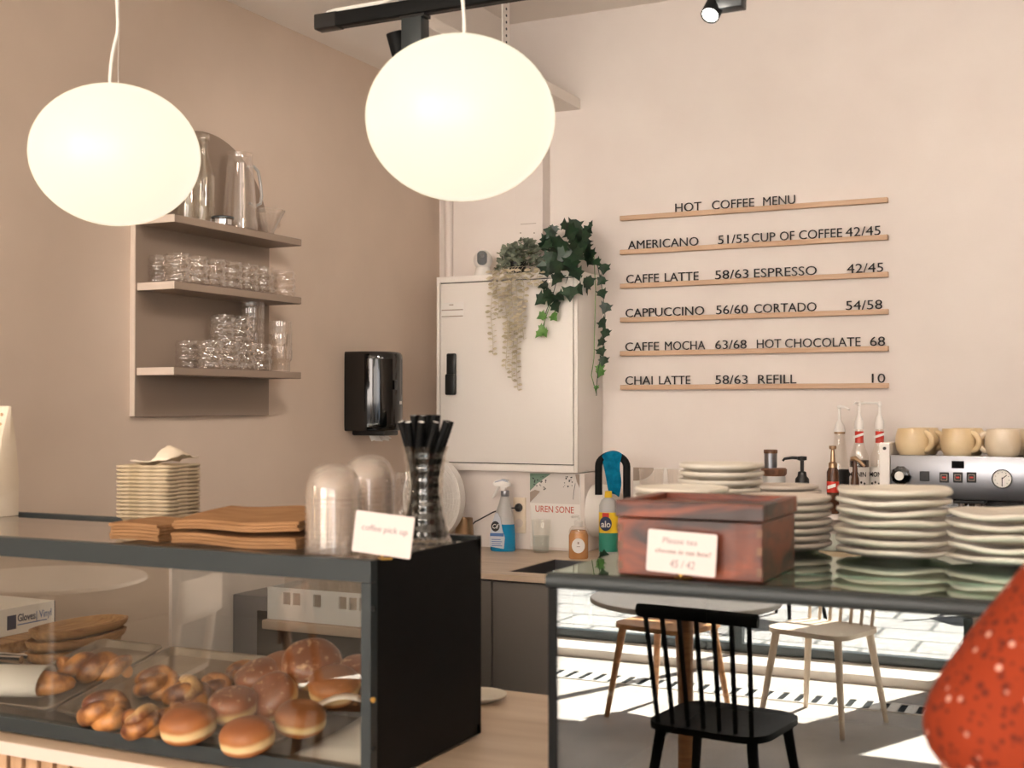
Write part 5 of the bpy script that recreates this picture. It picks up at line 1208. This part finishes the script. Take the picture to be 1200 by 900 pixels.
# ---------------------------------------------------------------- seating area and street behind the camera, mirrored in the case fronts
def round_table(label, x, y, r, leg='black'):
    t_ = thing('round_table', label, 'table', (x, y, 0), 0, 'round cafe tables')
    MB().lathe([(r - .02, .728), (r, .735), (r, .748), (r - .004, .752), (.001, .752)], 48, cap1=False).build('tabletop', 'table_white', t_)
    MB().cyl((0, 0, .02), (0, 0, .728), .03, n=16).build('column', leg, t_); MB().lathe([(.22, 0), (.22, .008), (.04, .02)], 32).build('base', leg, t_)
round_table('white round cafe table mirrored in the display case glass', -1.55, -1.45, .37, 'chair_oak')
round_table('white round cafe table mirrored in the pastry case glass', -4.22, -.75, .42, 'table_white')
round_table('white round cafe table by the street windows', .7, -2.3, .36)
def chair(label, x, y, rz_, m, style):
    t_ = thing('cafe_chair', label, 'chair', (x, y, 0), rz_, 'cafe chairs by the windows')
    MB().prism(rrect(-.21, .21, -.2, .2, .09, 5), .43, .452, 'z').build('seat', m, t_, smooth=30)
    for sx_ in (-1, 1):
        for sy_ in (-1, 1): MB().tube([(sx_ * .16, sy_ * .15, .43), (sx_ * .215, sy_ * .21, 0)], [.019, .012], 10).build('leg', m, t_)
    if style == 'spindle':
        for k in range(7):
            x_ = -.165 + .055 * k; MB().tube([(x_, .165, .452), (x_ * 1.1, .225, .82)], .0085, 8).build('spindle', m, t_)
        MB().tube([(-.21, .22, .825), (0, .242, .83), (.21, .22, .825)], .017, 10, flat=1.3).build('top_rail', m, t_)
    else:
        for sx_ in (-1, 1): MB().tube([(sx_ * .17, .17, .44), (sx_ * .175, .225, .80)], [.017, .013], 10, flat=1.5).build('back_post', m, t_)
        q = MB(); q.rings([[(x_, .225 + .02 * (1 - (x_ / .2) ** 2), z) for x_ in [-.2 + .4 * i / 12 for i in range(13)]] for z in (.66, .70, .76, .80, .82)], False, False, closed=False); q.build('backrest', m, t_, solid=.012, smooth=50)
    return t_
chair('black spindle-back chair at the near side of the mirrored table', -1.22, -.86, .12, 'black', 'spindle')
chair('black spindle-back chair at the left of the mirrored table', -2.12, -.75, 1.45, 'black', 'spindle')
chair('oak chair between the mirrored table and the windows', -2.0, -2.55, 0.25 + PI, 'chair_oak', 'slab')
chair('pale wooden chair standing in the sun by the windows', -1.30, -2.75, PI + .3, 'chair_white', 'spindle')
chair('pale wooden chair mirrored in the pastry case glass', -3.54, -.63, 1.27 + PI, 'chair_white', 'slab')
chair('oak chair mirrored at the right end of the pastry case', -2.55, -.62, 1.2, 'chair_oak', 'slab')
chair('black spindle-back chair beside the window table', .05, -2.3, 1.2, 'black', 'spindle')
chair('black spindle-back chair outside on the paving', -2.2, -5.6, .4, 'black', 'spindle').location.z = -.02
chair('black spindle-back chair outside farther along the paving', -.9, -6.4, 2.4, 'black', 'spindle').location.z = -.02
for k, x in enumerate((-.2, 1.0)):
    o = MB().box(x, x + 1.0, -7.3, -6.9, -.02, .55, .02).box(x + .05, x + .95, -7.25, -6.95, .5501, .56).build('planter', 'black_gray', smooth=0); tag(o, ('dark street planter opposite the middle window', 'dark street planter opposite the right window')[k], 'planter', 'street planters')

# ---------------------------------------------------------------- customer in a red floral dress
pe = thing('person', 'person in a red floral dress standing at the right edge by the display case', 'person', (.13, 1.22, 0))
def skin_mesh(name, V, E_, Rr, m, parent, sub=2, root=0):
    me = bpy.data.meshes.new(name); me.from_pydata(V, E_, []); o = bpy.data.objects.new(name, me); C.objects.link(o); me.materials.append(M[m]); o.parent = parent
    o.modifiers.new('skin', 'SKIN'); 
    for i, r in enumerate(Rr): me.skin_vertices[0].data[i].radius = (r, r) if not isinstance(r, tuple) else r; me.skin_vertices[0].data[i].use_root = i == root
    s = o.modifiers.new('sub', 'SUBSURF'); s.levels = sub; s.render_levels = sub
    dg = bpy.context.evaluated_depsgraph_get(); bpy.context.view_layer.update(); mm = bpy.data.meshes.new_from_object(o.evaluated_get(bpy.context.evaluated_depsgraph_get()))
    o.modifiers.clear(); o.data = mm
    for p_ in mm.polygons: p_.use_smooth = True
    return o
L_ = lambda px, py, t_: (ctr2(px, py, t_) - Vector((.13, 1.22, 0)))
def ctr2(px, py, t_):
    d = ray(px, py); f = d.dot(_M @ Vector((0, 0, -1))); return EYE + d * (t_ / f)
shl = L_(1268, 724, 1.12); elb = L_(1137, 938, 1.10); 
V = [(0, 0, .92), (0, 0, 1.10), (0, .01, 1.28), (0, .0, 1.40), (0, .005, 1.47), (0, .01, 1.58), (0, .015, 1.66),
     tuple(shl), tuple((shl + elb) / 2), tuple(elb), (elb.x + .10, elb.y + .07, elb.z - .10), (elb.x + .17, elb.y + .12, elb.z - .13),
     (.19, 0, 1.36), (.24, .03, 1.2), (.25, .06, 1.06), (.2, .11, 1.02), (.14, .15, 1.03),
     (-.09, 0, .86), (-.095, .02, .48), (-.1, -.01, .08), (-.1, .12, .03), (.09, 0, .86), (.095, .02, .48), (.1, -.01, .08), (.1, .12, .03)]
Ed = [(0, 1), (1, 2), (2, 3), (3, 4), (4, 5), (5, 6), (2, 7), (7, 8), (8, 9), (9, 10), (10, 11), (2, 12), (12, 13), (13, 14), (14, 15), (15, 16), (0, 17), (17, 18), (18, 19), (19, 20), (0, 21), (21, 22), (22, 23), (23, 24)]
Rr = [.14, .12, .13, .055, .055, .085, .07, .055, .045, .042, .035, .026, .06, .045, .04, .034, .026, .085, .055, .04, .035, .085, .055, .04, .035]
skin_mesh('body', V, Ed, Rr, 'skin', pe)
# dress: bodice with puffed sleeves and a flared skirt
Vd = [(0, 0, .95), (0, 0, 1.10), (0, .01, 1.27), (0, .0, 1.36), tuple(shl), tuple((shl + elb) * .5), tuple(elb), (.19, 0, 1.35), (.245, .03, 1.2), (.255, .05, 1.10)]
skin_mesh('dress_top', Vd, [(0, 1), (1, 2), (2, 3), (2, 4), (4, 5), (5, 6), (2, 7), (7, 8), (8, 9)], [.17, .15, .155, .09, .083, .085, .08, .085, .08, .07], 'dress', pe, 3)
q = MB().rings([[((r + .012 * math.sin(9 * a) * (1 - (z - .55) / .5)) * math.cos(a), r * .85 * math.sin(a), z) for a in [2 * PI * i / 72 for i in range(72)]] for z, r in ((.55, .29), (.7, .25), (.85, .21), (.97, .175), (1.05, .155))], False, False)
q.build('skirt', 'dress', pe, smooth=70, solid=.003)
for hx, hy, hz, sgn in ((elb.x + .17, elb.y + .12, elb.z - .13, 1), (.14, .15, 1.03, -1)):
    hv, he, hr = [(hx, hy, hz), (hx, hy + .05, hz - .005), ], [(0, 1)], [.022, .026]
    for k in range(4):
        b = len(hv); o_ = -.024 + .016 * k; ln = (.06, .07, .066, .052)[k]
        hv += [(hx + o_ * .8, hy + .075, hz - .004), (hx + o_, hy + .075 + ln * .5, hz - .012), (hx + o_, hy + .07 + ln * .85, hz - .03)]; he += [(1, b), (b, b + 1), (b + 1, b + 2)]; hr += [.0095, .0085, .007]
    b = len(hv); hv += [(hx + sgn * .028, hy + .045, hz - .004), (hx + sgn * .045, hy + .075, hz - .012)]; he += [(0, b), (b, b + 1)]; hr += [.011, .0085]
    skin_mesh('hand', hv, he, hr, 'skin', pe)
MB().ell((0, -.012, 1.625), .088, .105, .108, 28, 18).build('hair', 'hair', pe); 
q = MB().ell((0, -.05, 1.50), .085, .05, .13, 24, 14); q.build('hair', 'hair', pe)
MB().ell((0, .012, 1.60), .074, .092, .108, 28, 18).build('head', 'skin', pe)
MB().ell((0, .106, 1.595), .011, .014, .018, 12, 8).ell((-.076, .0, 1.6), .008, .016, .028, 10, 8).ell((.076, 0, 1.6), .008, .016, .028, 10, 8).build('features', 'skin', pe)
MB().ell((-.03, .092, 1.617), .011, .008, .006, 12, 8).ell((.03, .092, 1.617), .011, .008, .006, 12, 8).build('eyes', 'hair', pe)
MB().ell((0, .098, 1.556), .022, .008, .007, 14, 8).build('mouth', 'red_lbl', pe)
for sx_ in (-1, 1): MB().ell((sx_ * .1, .05, .03), .045, .13, .032, 20, 12).build('shoe', 'shoe', pe)
